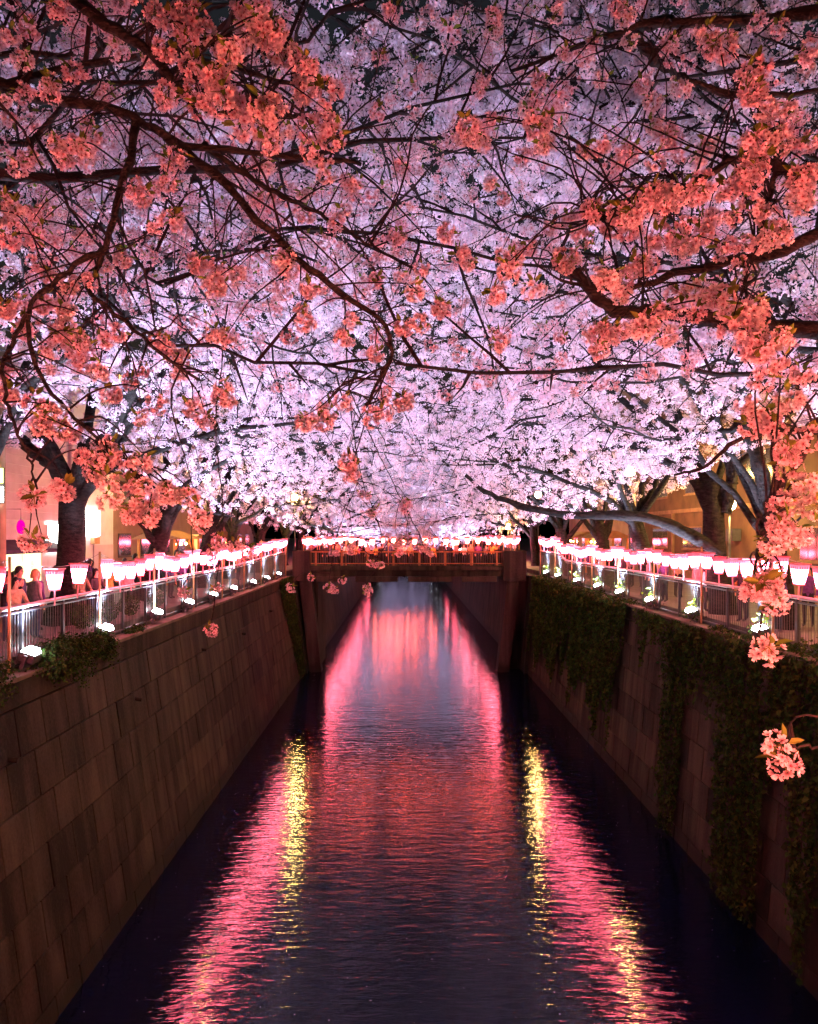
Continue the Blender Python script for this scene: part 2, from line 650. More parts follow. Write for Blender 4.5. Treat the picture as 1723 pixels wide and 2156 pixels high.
FINE_ME = [mesh_np("blossom_cluster", V, T, [M_BLOSSOM, M_LEAF], Mi, C) for V, T, C, Mi in FINE]

# ------------------------------------------------------------------ the setting: water, ground, walls
WL, WR = -6.70, 8.34          # waterline at the foot of each wall
CL, CR = -7.65, 8.95          # coping edge
ZL, ZR = 6.50, 6.55           # top of the walls
FLX, FRX = -7.98, 9.22        # railing lines
G = 6.85                      # promenade
YB0, YB1 = 51.0, 57.0         # the far bridge


def water_material():
    m = bpy.data.materials.new("river_water")
    m.use_nodes = True
    n, l = m.node_tree.nodes, m.node_tree.links
    b = n["Principled BSDF"]
    b.inputs["Base Color"].default_value = (0.002, 0.005, 0.020, 1)
    b.inputs["Roughness"].default_value = 0.07
    b.inputs["IOR"].default_value = 1.34
    b.inputs["Specular IOR Level"].default_value = 0.5
    tc = n.new("ShaderNodeTexCoord")
    sp = n.new("ShaderNodeSeparateXYZ")          # the water lies calmer towards and beyond the far bridge
    l.new(tc.outputs["Object"], sp.inputs[0])
    calm = n.new("ShaderNodeMapRange")
    calm.interpolation_type = 'SMOOTHSTEP'
    for k, v in (("From Min", 26.0), ("From Max", 56.0), ("To Min", 1.0), ("To Max", 0.6)):
        calm.inputs[k].default_value = v
    l.new(sp.outputs[1], calm.inputs[0])
    prev = None
    for sx, sy, sc, st, dist in ((0.4, 1.5, 1.0, 0.15, 0.10), (1.2, 4.6, 1.0, 0.42, 0.05), (3.4, 13.0, 1.0, 0.40, 0.014)):
        mp = n.new("ShaderNodeMapping")
        mp.inputs["Scale"].default_value = (sx, sy, 1)
        mp.inputs["Rotation"].default_value = (0, 0, R(4 * sx))
        l.new(tc.outputs["Object"], mp.inputs[0])
        ns = n.new("ShaderNodeTexNoise")
        ns.inputs["Scale"].default_value = sc
        ns.inputs["Detail"].default_value = 3
        ns.inputs["Distortion"].default_value = 0.4
        l.new(mp.outputs[0], ns.inputs["Vector"])
        bp = n.new("ShaderNodeBump")
        bp.inputs["Strength"].default_value = st
        bp.inputs["Distance"].default_value = dist
        mu = n.new("ShaderNodeMath")
        mu.operation = 'MULTIPLY'
        l.new(ns.outputs["Fac"], mu.inputs[0])
        l.new(calm.outputs[0], mu.inputs[1])
        l.new(mu.outputs[0], bp.inputs["Height"])
        if prev is not None:
            l.new(prev.outputs[0], bp.inputs["Normal"])
        prev = bp
    l.new(prev.outputs[0], b.inputs["Normal"])
    return m


MB().raw([(-12, -30, 0), (14, -30, 0), (14, 420, 0), (-12, 420, 0)], [(0, 1, 2, 3)]).obj("river_water", water_material(), kind="structure")
MB().box((-400, -60, G - 0.4), (FLX - 0.12, 460, G)).obj("promenade_left", M_PAVE, kind="structure")
MB().box((FRX + 0.12, -60, G - 0.4), (400, 460, G)).obj("promenade_right", M_PAVE, kind="structure")


def wall(side):
    """battered retaining wall of concrete blocks in courses"""
    if side < 0:
        xt, xb, zt, nm = CL, WL, ZL, "bare stained concrete river wall of block courses under the shrub-lined railing"
    else:
        xt, xb, zt, nm = CR, WR, ZR, "concrete river wall hung with ivy, bare block courses showing between the curtains"
    y0, y1 = -6.0, YB0 - 1.0
    root = empty("embankment_wall", (0, 0, 0), nm, "wall")
    # backing (mortar) a little behind the block faces, reaching below the water
    o = -side * -0.03
    back = MB()
    sl = (xb - xt) / zt
    d = 0.03 * side
    xd = xb + sl * 0.8
    back.hexa([(xd + d, y0, -0.8), (xd + d + side * 2.2, y0, -0.8), (xd + d + side * 2.2, y1, -0.8), (xd + d, y1, -0.8),
               (xt + d, y0, zt - 0.5), (xt + d + side * 0.9, y0, zt - 0.5), (xt + d + side * 0.9, y1, zt - 0.5), (xt + d, y1, zt - 0.5)] if side > 0 else
              [(xd + d - 2.2, y0, -0.8), (xd + d, y0, -0.8), (xd + d, y1, -0.8), (xd + d - 2.2, y1, -0.8),
               (xt + d - 0.9, y0, zt - 0.5), (xt + d, y0, zt - 0.5), (xt + d, y1, zt - 0.5), (xt + d - 0.9, y1, zt - 0.5)])
    back.obj("backing", M_MORTAR, root)
    # coping beam, kerb on top
    zc = zt - 0.5
    a, b = xt - side * 0.05, xt + side * 0.62
    cp = MB().box((min(a, b), y0, zc), (max(a, b), y1, zt))
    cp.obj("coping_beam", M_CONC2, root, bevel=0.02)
    ka, kb = xt - side * 0.09, xt + side * 0.36
    MB().box((min(ka, kb), y0, zt + 0.003), (max(ka, kb), y1, zt + 0.10)).obj("coping_cap", M_COPING, root, bevel=0.015)
    # blocks
    H = zc - 0.004
    nc = 7
    ch = (H + 0.5) / nc
    bl = 1.06
    ang = math.atan2(xt - xb, zt)
    j = 0.018
    hh = ch / math.cos(ang) - j
    meshes = []
    for v in range(5):
        mb = MB()
        L = bl - j
        t0 = 0.10
        q = 0.004 * (v - 2)
        mb.box((-t0, 0, 0), (t0 * 0.0 + 0.0 + q, L, hh)) if side < 0 else mb.box((q, 0, 0), (t0, L, hh))
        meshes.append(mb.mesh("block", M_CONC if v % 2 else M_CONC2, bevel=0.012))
    rr = np.random.default_rng(11 + side)
    for c in range(nc):
        z = -0.5 + c * ch
        x = xb + (xt - xb) * (z / zt)
        off = (c % 2) * 0.5 * bl
        yy = 7.0 + off
        while yy + bl < y1:
            bo = add("block", meshes[rr.integers(0, 5)], root, (x, yy, z))
            bo.rotation_euler = (0, ang, 0)
            yy += bl
    dm = MB().tube([(0, 0, 0), (-side * 0.22, 0, -0.03)], 0.05, 10).mesh("drain_pipe", M_MORTAR)
    for q, yy in enumerate((14.0, 20.5, 27.4, 34.0, 41.2)):
        zq = zt - 1.35 - 0.3 * (q % 2)
        add("drain_pipe", dm, root, (xb + (xt - xb) * zq / zt + side * 0.05, yy, zq))
    return root


wall_l = wall(-1)
wall_r = wall(1)

# walls beyond the far bridge, and beside it
for s, xt, xb, zt, nm in ((-1, CL + 0.2, WL + 0.2, ZL, "dark river wall continuing beyond the far bridge on the shop side"),
                          (1, CR - 0.2, WR - 0.2, ZR, "dark river wall continuing beyond the far bridge on the brown building side")):
    y0, y1 = YB0 - 0.99, 300
    xd = xb + (xb - xt) / zt * 0.8
    mb = MB()
    if s > 0:
        mb.hexa([(xd, y0, -0.8), (xd + 3, y0, -0.8), (xd + 3, y1, -0.8), (xd, y1, -0.8), (xt, y0, zt), (xt + 1.5, y0, zt), (xt + 1.5, y1, zt), (xt, y1, zt)])
    else:
        mb.hexa([(xd - 3, y0, -0.8), (xd, y0, -0.8), (xd, y1, -0.8), (xd - 3, y1, -0.8), (xt - 1.5, y0, zt), (xt, y0, zt), (xt, y1, zt), (xt - 1.5, y1, zt)])
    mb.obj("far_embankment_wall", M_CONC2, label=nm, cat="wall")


# ------------------------------------------------------------------ far bridge
M_PIER = concrete("bridge_concrete", (0.016, 0.012, 0.009), (0.06, 0.045, 0.034))


def far_bridge():
    root = empty("road_bridge", (0, YB0, 0), "concrete bridge with orange lit railing crossing the river in the distance", "bridge")
    def part(mb, name, m, **k):
        o = mb.obj(name, m, root, **k)
        o.location = (0, -YB0, 0)
        return o
    x0, x1 = -7.45, 8.15
    M_ORW = mat("bridge_rail_wood", (0.24, 0.10, 0.035), 0.55, 0.2, 6)
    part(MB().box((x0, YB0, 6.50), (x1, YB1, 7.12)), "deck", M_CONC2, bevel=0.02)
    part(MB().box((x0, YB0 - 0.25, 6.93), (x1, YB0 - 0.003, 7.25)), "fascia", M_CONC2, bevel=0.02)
    for a, b in ((-6.0, -4.0), (-3.3, -0.4), (0.3, 3.3), (4.0, 6.4)):
        part(MB().box((a, YB0 - 0.12, 6.13), (b, YB0 + 0.5, 6.497)), "girder_end", M_PIER, bevel=0.02)
    for a, b in ((x0 - 0.15, x0 + 1.05), (x1 - 1.35, x1 + 0.25)):
        part(MB().box((a, YB0 - 0.4, 6.2), (b, YB0 + 0.9, 8.28)), "end_pillar", M_PIER, bevel=0.04)
    for s, xx in ((-1, -6.7), (1, 7.5)):
        part(MB().hexa([(xx - 0.4 - s * 0.75, YB0 - 0.5, -0.6), (xx + 0.4 - s * 0.75, YB0 - 0.5, -0.6), (xx + 0.4 - s * 0.75, YB0 + 0.6, -0.6), (xx - 0.4 - s * 0.75, YB0 + 0.6, -0.6),
                        (xx - 0.4, YB0 - 0.35, 6.19), (xx + 0.4, YB0 - 0.35, 6.19), (xx + 0.4, YB0 + 0.6, 6.19), (xx - 0.4, YB0 + 0.6, 6.19)]), "abutment_pier", M_PIER)
    for a, b in ((-10.5, WL + 0.75), (WR - 1.05, 12.5)):
        part(MB().box((a, YB0 + 0.7, -0.8), (b, YB1 - 0.5, 6.49)), "abutment", M_CONC2)
    ra, rb = x0 + 1.06, x1 - 1.36
    part(MB().box((ra, YB0 - 0.02, 8.14), (rb, YB0 + 0.12, 8.24)), "top_rail", M_ORW, bevel=0.015)
    part(MB().box((ra, YB0 + 0.02, 7.36), (rb, YB0 + 0.08, 7.42)), "lower_rail", M_ORW)
    n = 8
    pm = MB().box((-0.07, -0.06, 0), (0.07, 0.06, 1.0)).mesh("post", M_ORW, bevel=0.01)
    for i in range(n):
        add("post", pm, root, (ra + 0.35 + (rb - ra - 0.7) * i / (n - 1), 0.05, 7.13))
    bm_ = MB().box((-0.012, -0.012, 0), (0.012, 0.012, 0.71)).mesh("bar", M_STEEL)
    k = 0
    xx = ra + 0.2
    while xx < rb:
        add("bar", bm_, root, (xx, 0.05, 7.425))
        xx += 0.16
    # back railing
    part(MB().box((x0, YB1 - 0.2, 7.12), (x1, YB1 - 0.08, 8.2)), "rear_parapet", M_CONC2)
    return root


far_bridge()


def distant_bridge(y):
    root = empty("footbridge", (0, y, 0), "second bridge far upstream, glimpsed under the near one's beam", "bridge")
    for nm, a_, b_, m in (("deck", (-8.6, -2, 6.6), (8.9, 2, 7.1), M_PIER), ("top_rail", (-8.6, -1.9, 8.0), (8.9, -1.8, 8.1), M_STEEL)):
        MB().box(a_, b_).obj(nm, m, root)
    pm = MB().box((-0.05, -0.05, 0), (0.05, 0.05, 0.9)).mesh("post", M_STEEL)
    for i in range(9):
        add("post", pm, root, (-8 + i * 2.05, -1.85, 7.1))


distant_bridge(131)

# bridge that carries the camera (below and behind the frame)
nb = empty("near_bridge", (0, -2, 0), "bridge under the viewer, below the picture", "bridge")
for mb, nm in ((MB().box((-8.2, -3.2, 7.1), (9.4, 0.42, 7.75)), "deck"), (MB().box((-8.2, 0.3, 8.72), (9.4, 0.38, 8.8)), "top_rail")):
    o = mb.obj(nm, M_CONC2 if nm == "deck" else M_STEEL, nb, bevel=0.01)
    o.location = (0, 2, 0)
pm = MB().box((-0.04, -0.03, 0), (0.04, 0.03, 0.97)).mesh("post", M_STEEL)
for i in range(9):
    add("post", pm, nb, (-8.0 + i * 2.15, 2.34, 7.75))


# ------------------------------------------------------------------ railings along both banks
def zrail(side, y):
    if side < 0:
        return 7.90 + 0.30 * np.clip((y - 34) / 14, 0, 1)
    return 7.92 + 0.36 * np.clip((y - 42.0) / 2.0, 0, 1)


def railing(side):
    x = FLX if side < 0 else FRX
    y0, y1 = 9.5, YB0 - 0.6
    zb = (ZL if side < 0 else ZR) + 0.10
    root = empty("river_railing", (x, y0, zb), "metal railing with pink lit handrail along the " + ("bare concrete wall" if side < 0 else "ivy wall"), "railing")
    ys = np.arange(y0, y1 + 0.01, 0.5)
    L = np.stack([np.full_like(ys, 0.0), ys - y0, np.array([zrail(side, y) for y in ys]) - zb], 1)
    MB().tube(L, 0.05, 8).obj("handrail", M_RAIL, root, smooth=True)
    L2 = L.copy(); L2[:, 2] -= 0.11
    MB().tube(L2, 0.028, 6).obj("top_rail", M_STEEL, root, smooth=True)
    L3 = L.copy(); L3[:, 2] = 0.10
    MB().tube(L3, 0.024, 6).obj("bottom_rail", M_STEEL, root, smooth=True)
    yy = y0 + 0.4
    while yy < y1:
        h = zrail(side, yy) - zb - 0.03
        pm = MB().box((-0.035, -0.035, 0), (0.035, 0.035, h)).mesh("post", M_STEEL, bevel=0.006)
        add("post", pm, root, (0, yy - y0, 0))
        yy += 1.86
    hb = zrail(side, 12) - zb - 0.11 - 0.10
    bm_ = MB().tube([(0, 0, 0), (0, 0, hb)], 0.0085, 5).mesh("bar", M_BAR)
    rest = []
    k = 0
    yy = y0 + 0.05
    while yy < y1:
        if (yy - y0 - 0.4 + 0.03) % 1.86 > 0.06:
            if yy > 12.5 and k < 290:
                o = add("bar", bm_, root, (0, yy - y0, 0.10))
                o.scale.z = (zrail(side, yy) - zb - 0.21) / hb
                k += 1
            else:
                rest.append((np.array([(0, yy - y0, 0.10), (0, yy - y0, zrail(side, yy) - zb - 0.11)]), np.array([0.0085, 0.0085])))
        yy += 0.118
    if rest:
        V, T = tubes_np(rest, 4)
        add("bars", mesh_np("bars", V, T, [M_BAR]), root, kind="stuff")
    return root


railing(-1)
railing(1)

# ------------------------------------------------------------------ lanterns, poles, wires
lm_shade = MB()
a, b, h = 0.08, 0.152, 0.47
lm_shade.hexa([(-a, -a, -h), (a, -a, -h), (a, a, -h), (-a, a, -h), (-b, -b, 0), (b, -b, 0), (b, b, 0), (-b, b, 0)])
ME_SHADE = lm_shade.mesh("shade", M_LANT)
def ring(mb, ro, ri, z0, z1):
    V = []
    for rr_, z in ((ro, z0), (ro, z1), (ri, z1), (ri, z0)):
        V += [(-rr_, -rr_, z), (rr_, -rr_, z), (rr_, rr_, z), (-rr_, rr_, z)]
    Fc = []
    for k in range(4):
        for q in range(4):
            q2, k2 = (q + 1) % 4, (k + 1) % 4
            Fc.append((k * 4 + q, k * 4 + q2, k2 * 4 + q2, k2 * 4 + q))
    return mb.raw(V, Fc)


ME_LFR = ring(MB(), b + 0.02, b + 0.003, -0.014, 0.016).mesh("rim", M_LFRAME)
fr = MB()                                       # small red brush marks under the rim
for sx, sy in ((1, 0), (0, 1), (-1, 0), (0, -1)):
    for t in (-0.11, -0.05, 0.01, 0.07):
        zz = -0.085
        w = b - 0.10 * (0.085 / h) + 0.008
        hh_ = 0.03
        if sx:
            fr.box((sx * w - 0.004, t, zz - hh_), (sx * w + 0.004, t + 0.024, zz + 0.03))
        else:
            fr.box((t, sy * w - 0.004, zz - hh_), (t + 0.024, sy * w + 0.004, zz + 0.03))
ME_LMK = fr.mesh("brush_marks", M_LFRAME)
ME_LBASE = MB().box((-a - 0.012, -a - 0.012, -h - 0.026), (a + 0.012, a + 0.012, -h - 0.003)).mesh("base_board", M_LFRAME)
ME_LST = MB().tube([(0, 0, -h - 0.027), (0, 0, -h - 0.36)], 0.017, 6).mesh("handle", M_LSTICK)
one = MB()
one.hexa([(-a, -a, -h), (a, -a, -h), (a, a, -h), (-a, a, -h), (-b, -b, 0), (b, -b, 0), (b, b, 0), (-b, b, 0)], 0)
one.box((-b - 0.012, -b - 0.012, 0.002), (b + 0.012, b + 0.012, 0.03), 1)
one.tube([(0, 0, -h - 0.004), (0, 0, -h - 0.34)], 0.017, 5, 1)
ME_LONE = one.mesh("paper_lantern", [M_LANT, M_LSTICK])
ME_LTWO = one.mesh("paper_lantern", [M_LANT2, M_LSTICK])
ME_LTHREE = one.mesh("paper_lantern", [M_LANT3, M_LSTICK])
NL = [0]


def lantern(loc, rz, swing, label, group, full=True, s=1.0, me=None):
    NL[0] += 1
    if full:
        r = empty("paper_lantern", loc, label, "lantern", group, rz)
        add("shade", ME_SHADE, r); add("rim", ME_LFR, r); add("base_board", ME_LBASE, r); add("handle", ME_LST, r)
        add("brush_marks", ME_LMK, r, kind="stuff")
    else:
        r = add("paper_lantern", me or ME_LONE, None, loc, label, "lantern", group)
        r.rotation_euler.z = rz
    r.rotation_euler.x = swing
    r.scale = (s, s, s)
    return r


rl = np.random.default_rng(21)


def pole_line(side, poles, bank, y_from_far=34.0):
    x = (FLX + 0.10) if side < 0 else (FRX - 0.10)
    for i, y in enumerate(poles):
        zt = zrail(side, y) + 1.05 + (0.05 if side > 0 else 0)
        zb = (ZL if side < 0 else ZR) + 0.10
        if y > 9 and not (YB0 - 1 < y < YB1 + 1):
            MB().tube([(0, 0, 0), (0.01, 0, zt - zb)], [0.032, 0.028], 7).obj("lantern_pole", M_BAMBOO, smooth=True, loc=(x, y, zb),
                label="%s thin wooden lantern pole along the %s" % (ordw(i), bank), cat="pole", group="lantern poles")
        if i + 1 == len(poles):
            break
        y2 = poles[i + 1]
        zt2 = zrail(side, y2) + 1.05 + (0.05 if side > 0 else 0)
        n = 5 if y < 46 else 6 if y < 80 else 3
        sag = rl.uniform(0.12, 0.3)
        wire = []
        for t in np.linspace(0, 1, 13):
            wire.append((0, (y2 - y) * t, zt - 0.05 + (zt2 - zt) * t - sag * 4 * t * (1 - t)))
        o = MB().tube([(p[0], p[1], p[2] - zt + 0.05) for p in wire], 0.006, 4).obj("lantern_cable", M_WIRE, loc=(x, y, zt - 0.05),
                label="sagging lantern cable after the %s pole along the %s" % (ordw(i), bank), cat="cable", group="lantern cables")
        for k in range(n):
            t = (k + 0.55) / n + rl.normal(0, 0.012)
            if side < 0 and 14 < y < 15:          # only two hang on the span nearest the crowd at the railing
                if k > 1:
                    continue
                t = (0.44, 0.73)[k]
            z = zt - 0.05 + (zt2 - zt) * t - sag * 4 * t * (1 - t) - 0.02 - abs(rl.normal(0, 0.025))
            lantern((x, y + (y2 - y) * t, z), rl.uniform(-0.4, 0.4), rl.normal(0, 0.09),
                    "%s glowing lantern past the %s pole along the %s" % (ordw(k), ordw(i), bank), "paper lanterns along the river", y < y_from_far)


PL = [1.6, 6.0, 10.4, 14.8, 19.2, 23.4, 27.8, 32.2, 36.6, 41.0, 45.4, 49.6]
PR = [0.6, 5.0, 9.4, 13.9, 18.3, 22.7, 27.0, 31.5, 35.9, 40.2, 44.6, 49.4]
pole_line(-1, PL, "bare concrete wall")
pole_line(1, PR, "ivy wall")
PF = [58.5 + 4.6 * i for i in range(7)] + [95, 105, 116, 128, 141, 155, 170]
pole_line(-1, PF, "far shop bank past the bridge")
pole_line(1, PF, "far ivy bank past the bridge")
# strings over the far bridge railing, and an unseen row added under the camera to light near blossom
for i in range(20):
    t = (i + 0.5) / 20
    lantern((-6.9 + 14.6 * t, YB0 + 0.25, 9.25 - 0.10 * math.sin(t * math.pi * 5) ** 2 + rl.normal(0, 0.02)), rl.uniform(-0.5, 0.5), 0,
            "%s small lantern from the shop end of the far bridge" % ordw(i), "lanterns over the far bridge", False, me=ME_LTWO)
w = [(-6.9 + 14.6 * t, 0, 9.29 - 9.2 - 0.10 * math.sin(t * math.pi * 5) ** 2) for t in np.linspace(0, 1, 41)]
MB().tube(w, 0.006, 4).obj("lantern_cable", M_WIRE, loc=(0, YB0 + 0.25, 9.2), label="lantern cable strung over the far bridge railing", cat="cable", group="lantern cables")
for i, xx in enumerate(np.linspace(-6.9, 7.7, 6)):
    MB().tube([(0, 0, 0), (0, 0, 2.05)], 0.03, 6).obj("lantern_pole", M_BAMBOO, loc=(xx, YB0 + 0.25, 7.26), label="%s lantern pole on the far bridge from the shop end" % ordw(i), cat="pole", group="lantern poles")
for i in range(18):
    lantern((-5.6 + 11.4 * (i + 0.5) / 18 + rl.normal(0, 0.15), 128.9, 8.9), 0.1 * i, 0, "%s lantern from the shop end of the second, distant bridge" % ordw(i), "lanterns over the distant bridge", False, 1.5, me=ME_LTWO)
for i in range(14):
    lantern((-6.3 + 13.6 * (i + 0.5) / 14, 0.62, 8.66), 0.1 * i, 0, "%s unseen lantern added below the viewer to light the near blossom coral" % ordw(i), "unseen lanterns added for coral light", False, me=ME_LTHREE)


# ------------------------------------------------------------------ floodlights
hous = MB().box((-0.15, -0.11, -0.10), (0.15, 0.11, 0.02)).mesh("housing", M_FHOUS, bevel=0.015)
lens = MB().hexa([(-0.13, -0.09, 0.021), (0.13, -0.09, 0.021), (0.13, 0.09, 0.021), (-0.13, 0.09, 0.021),
                  (-0.10, -0.06, 0.075), (0.10, -0.06, 0.075), (0.10, 0.06, 0.075), (-0.10, 0.06, 0.075)]).mesh("lens", M_FLENS)
brk = MB().raw([(x_, y_, z_) for y_ in (-0.02, 0.02) for x_, z_ in ((-0.19, 0), (-0.155, 0), (-0.155, -0.17), (0.155, -0.17), (0.155, 0), (0.19, 0), (0.19, -0.20), (-0.19, -0.20))],
               [(7, 6, 3, 2), (7, 2, 1, 0), (6, 5, 4, 3), (10, 11, 14, 15), (8, 9, 10, 15), (11, 12, 13, 14)] + [(k, (k + 1) % 8, (k + 1) % 8 + 8, k + 8) for k in range(8)]).mesh("bracket", M_FHOUS)
FLOODS = []


def floodlight(side, y, i, bank, power=None):
    power = power or FLOOD_W * (1.0 if y < 20 else 0.82 if y < 85 else 4.0)
    x = (CL - 0.10) if side < 0 else (CR + 0.10)
    z = (ZL if side < 0 else ZR) + 0.42
    r = empty("floodlight", (x, y, z), "%s cool white floodlight at the foot of the railing on the %s" % (ordw(i), bank), "floodlight", "tree floodlights")
    aim = Vector((-side * (0.36 if y < 85 else 0.7), 0.05, 1.0)).normalized()
    r.rotation_euler = aim.to_track_quat('Z', 'Y').to_euler()
    r.scale = (1.6, 1.6, 1.6)
    add("housing", hous, r); add("lens", lens, r)
    b = add("bracket", brk, r)
    ld = bpy.data.lights.new("beam", 'SPOT')
    ld.energy = power
    ld.spot_size = R(120)
    ld.spot_blend = 0.65
    ld.shadow_soft_size = 0.12
    ld.color = (0.61, 0.71, 1.0)
    lo = bpy.data.objects.new("beam", ld)
    COL.objects.link(lo)
    lo.parent = r
    lo.location = (0, 0, 0.10)
    lo.rotation_euler = (R(180), 0, 0)
    FLOODS.append((x, y, z, side))


for i, y in enumerate((11.3, 15.4, 19.3, 23.3, 26.8, 30.2, 33.8, 38.2, 42.0, 46.0)):
    floodlight(-1, y, i, "bare concrete wall")
for i, y in enumerate((10.2, 14.4, 18.8, 23.3, 27.2, 31.0, 34.6, 38.7, 43.4, 47.0)):
    floodlight(1, y, i, "ivy wall")
for i, y in enumerate((60, 66, 73, 81, 92, 104, 118, 134, 152, 176, 204, 236)):
    floodlight(-1, y, i, "far shop bank")
    floodlight(1, y, i, "far ivy bank")


# ------------------------------------------------------------------ street lamps
def street_lamp(x, y, z, label, power=1.0):
    r = empty("street_lamp", (x, y, G), label, "street lamp", "warm street lamps")
    h = z - G
    MB().tube([(0, 0, 0), (0, 0, 0.8), (0, 0, h - 0.35)], [0.09, 0.06, 0.045], 8).obj("pole", M_STEEL, r, smooth=True)
    MB().tube([(0, 0, h - 0.36), (0, 0, h - 0.22)], [0.09, 0.12], 10).obj("collar", M_STEEL, r)
    MB().ball((0, 0, h), 0.24, 12, 8).obj("globe", M_GLOBE, r, smooth=True)
    MB().tube([(0, 0, h + 0.22), (0, 0, h + 0.30)], [0.13, 0.03], 10).obj("cap", M_STEEL, r)


street_lamp(-8.6, 58.6, 12.3, "round yellow street lamp glowing among the blossoms beyond the bridge, shop side")
street_lamp(10.9, 60, 12.6, "round yellow street lamp highest above the right hand bank beyond the bridge")
street_lamp(9.6, 68, 10.1, "low yellow street lamp close above the right end of the bridge")
street_lamp(11.6, 38, 12.6, "yellow street lamp hidden in blossoms before the brown building")
street_lamp(-10.4, 39, 12.4, "yellow street lamp hidden in blossoms past the white shop")
street_lamp(12.6, 22, 11.6, "yellow street lamp beside the brown building, behind the nearest trunk")
street_lamp(13.2, 30, 10.6, "yellow street lamp lighting the brown building wall")
street_lamp(12.2, 12, 11.0, "unseen yellow street lamp added by the ivy wall to warm the near boughs")  # added out of view for warm light on the near boughs

# ------------------------------------------------------------------ cherry trees
YM_X = np.array([-400, 0, 110, 240, 310, 450, 600, 700, 860, 960, 1050, 1150, 1300, 1400, 1500, 1600, 1723, 2200])
YM_Y = np.array([940, 945, 950, 985, 1075, 1095, 1120, 1168, 1182, 1172, 1135, 1100, 1075, 1040, 1005, 960, 920, 920])
YN_Y = np.array([800, 850, 820, 800, 860, 900, 880, 860, 840, 850, 860, 850, 830, 800, 800, 820, 850, 850])


LAMPS = [(-8.6, 58.6, 12.3), (10.9, 60, 12.6), (9.6, 68, 10.1), (11.6, 38, 12.6), (-10.4, 39, 12.4)]
CLEAR = []
for i, (lx, ly, lz) in enumerate(LAMPS):
    f = EYE / (EYE + lz)
    CLEAR.append((np.array([lx, ly, lz]), np.array([lx * f, ly * f, 0.0]), 0.95))
    if i < 3:
        CLEAR.append((np.array([lx, ly, lz]), np.array([0, 0, EYE]), 0.28))


def keep(p):
    """the crowns are pruned clear of the channel and the promenade"""
    p = np.atleast_2d(p)
    px, py = project(p)
    d = np.linalg.norm(p - np.array([0, 0, EYE]), axis=1)
    lim_far = np.interp(px, YM_X, YM_Y)
    lim_near = np.interp(px, YM_X, YN_Y)
    lim = np.where(d < 12, lim_near, np.where(d < 20, lim_near + (lim_far - lim_near) * (d - 12) / 8, lim_far))
    lim = np.where(p[:, 1] > YB1, 1180, lim)
    ok = (py < lim) & (p[:, 2] > np.where((p[:, 1] > YB1) & (np.abs(p[:, 0]) < 7), G - 0.5, G + 1.9))
    ok &= (d > 5.0) | (p[:, 1] < 0.3)
    ok &= np.hypot(p[:, 0], p[:, 1]) > 1.5
    for a, b, rad in CLEAR:                       # the street lamps shine out through gaps
        v = b - a
        t = np.clip((p - a) @ v / v.dot(v), 0, 1)
        ok &= np.linalg.norm(p - (a + t[:, None] * v), axis=1) > rad
    return ok


def walk(start, d0, d1, length, n, wob, r):
    """polyline that starts along d0 and bends over to d1"""
    pts = [np.asarray(start, float)]
    st = length / n
    k = r.normal(0, wob, 3)
    for i in range(n):
        t = (i + 0.5) / n
        k = 0.6 * k + r.normal(0, wob, 3)
        d = d0 * (1 - t) + d1 * t + k
        d = d / (np.linalg.norm(d) + 1e-9)
        pts.append(pts[-1] + d * st)
    return np.array(pts)


def unit(v):
    v = np.asarray(v, float)
    return v / (np.linalg.norm(v) + 1e-9)


def azel(az, el):
    return np.array([math.cos(az) * math.cos(el), math.sin(az) * math.cos(el), math.sin(el)])


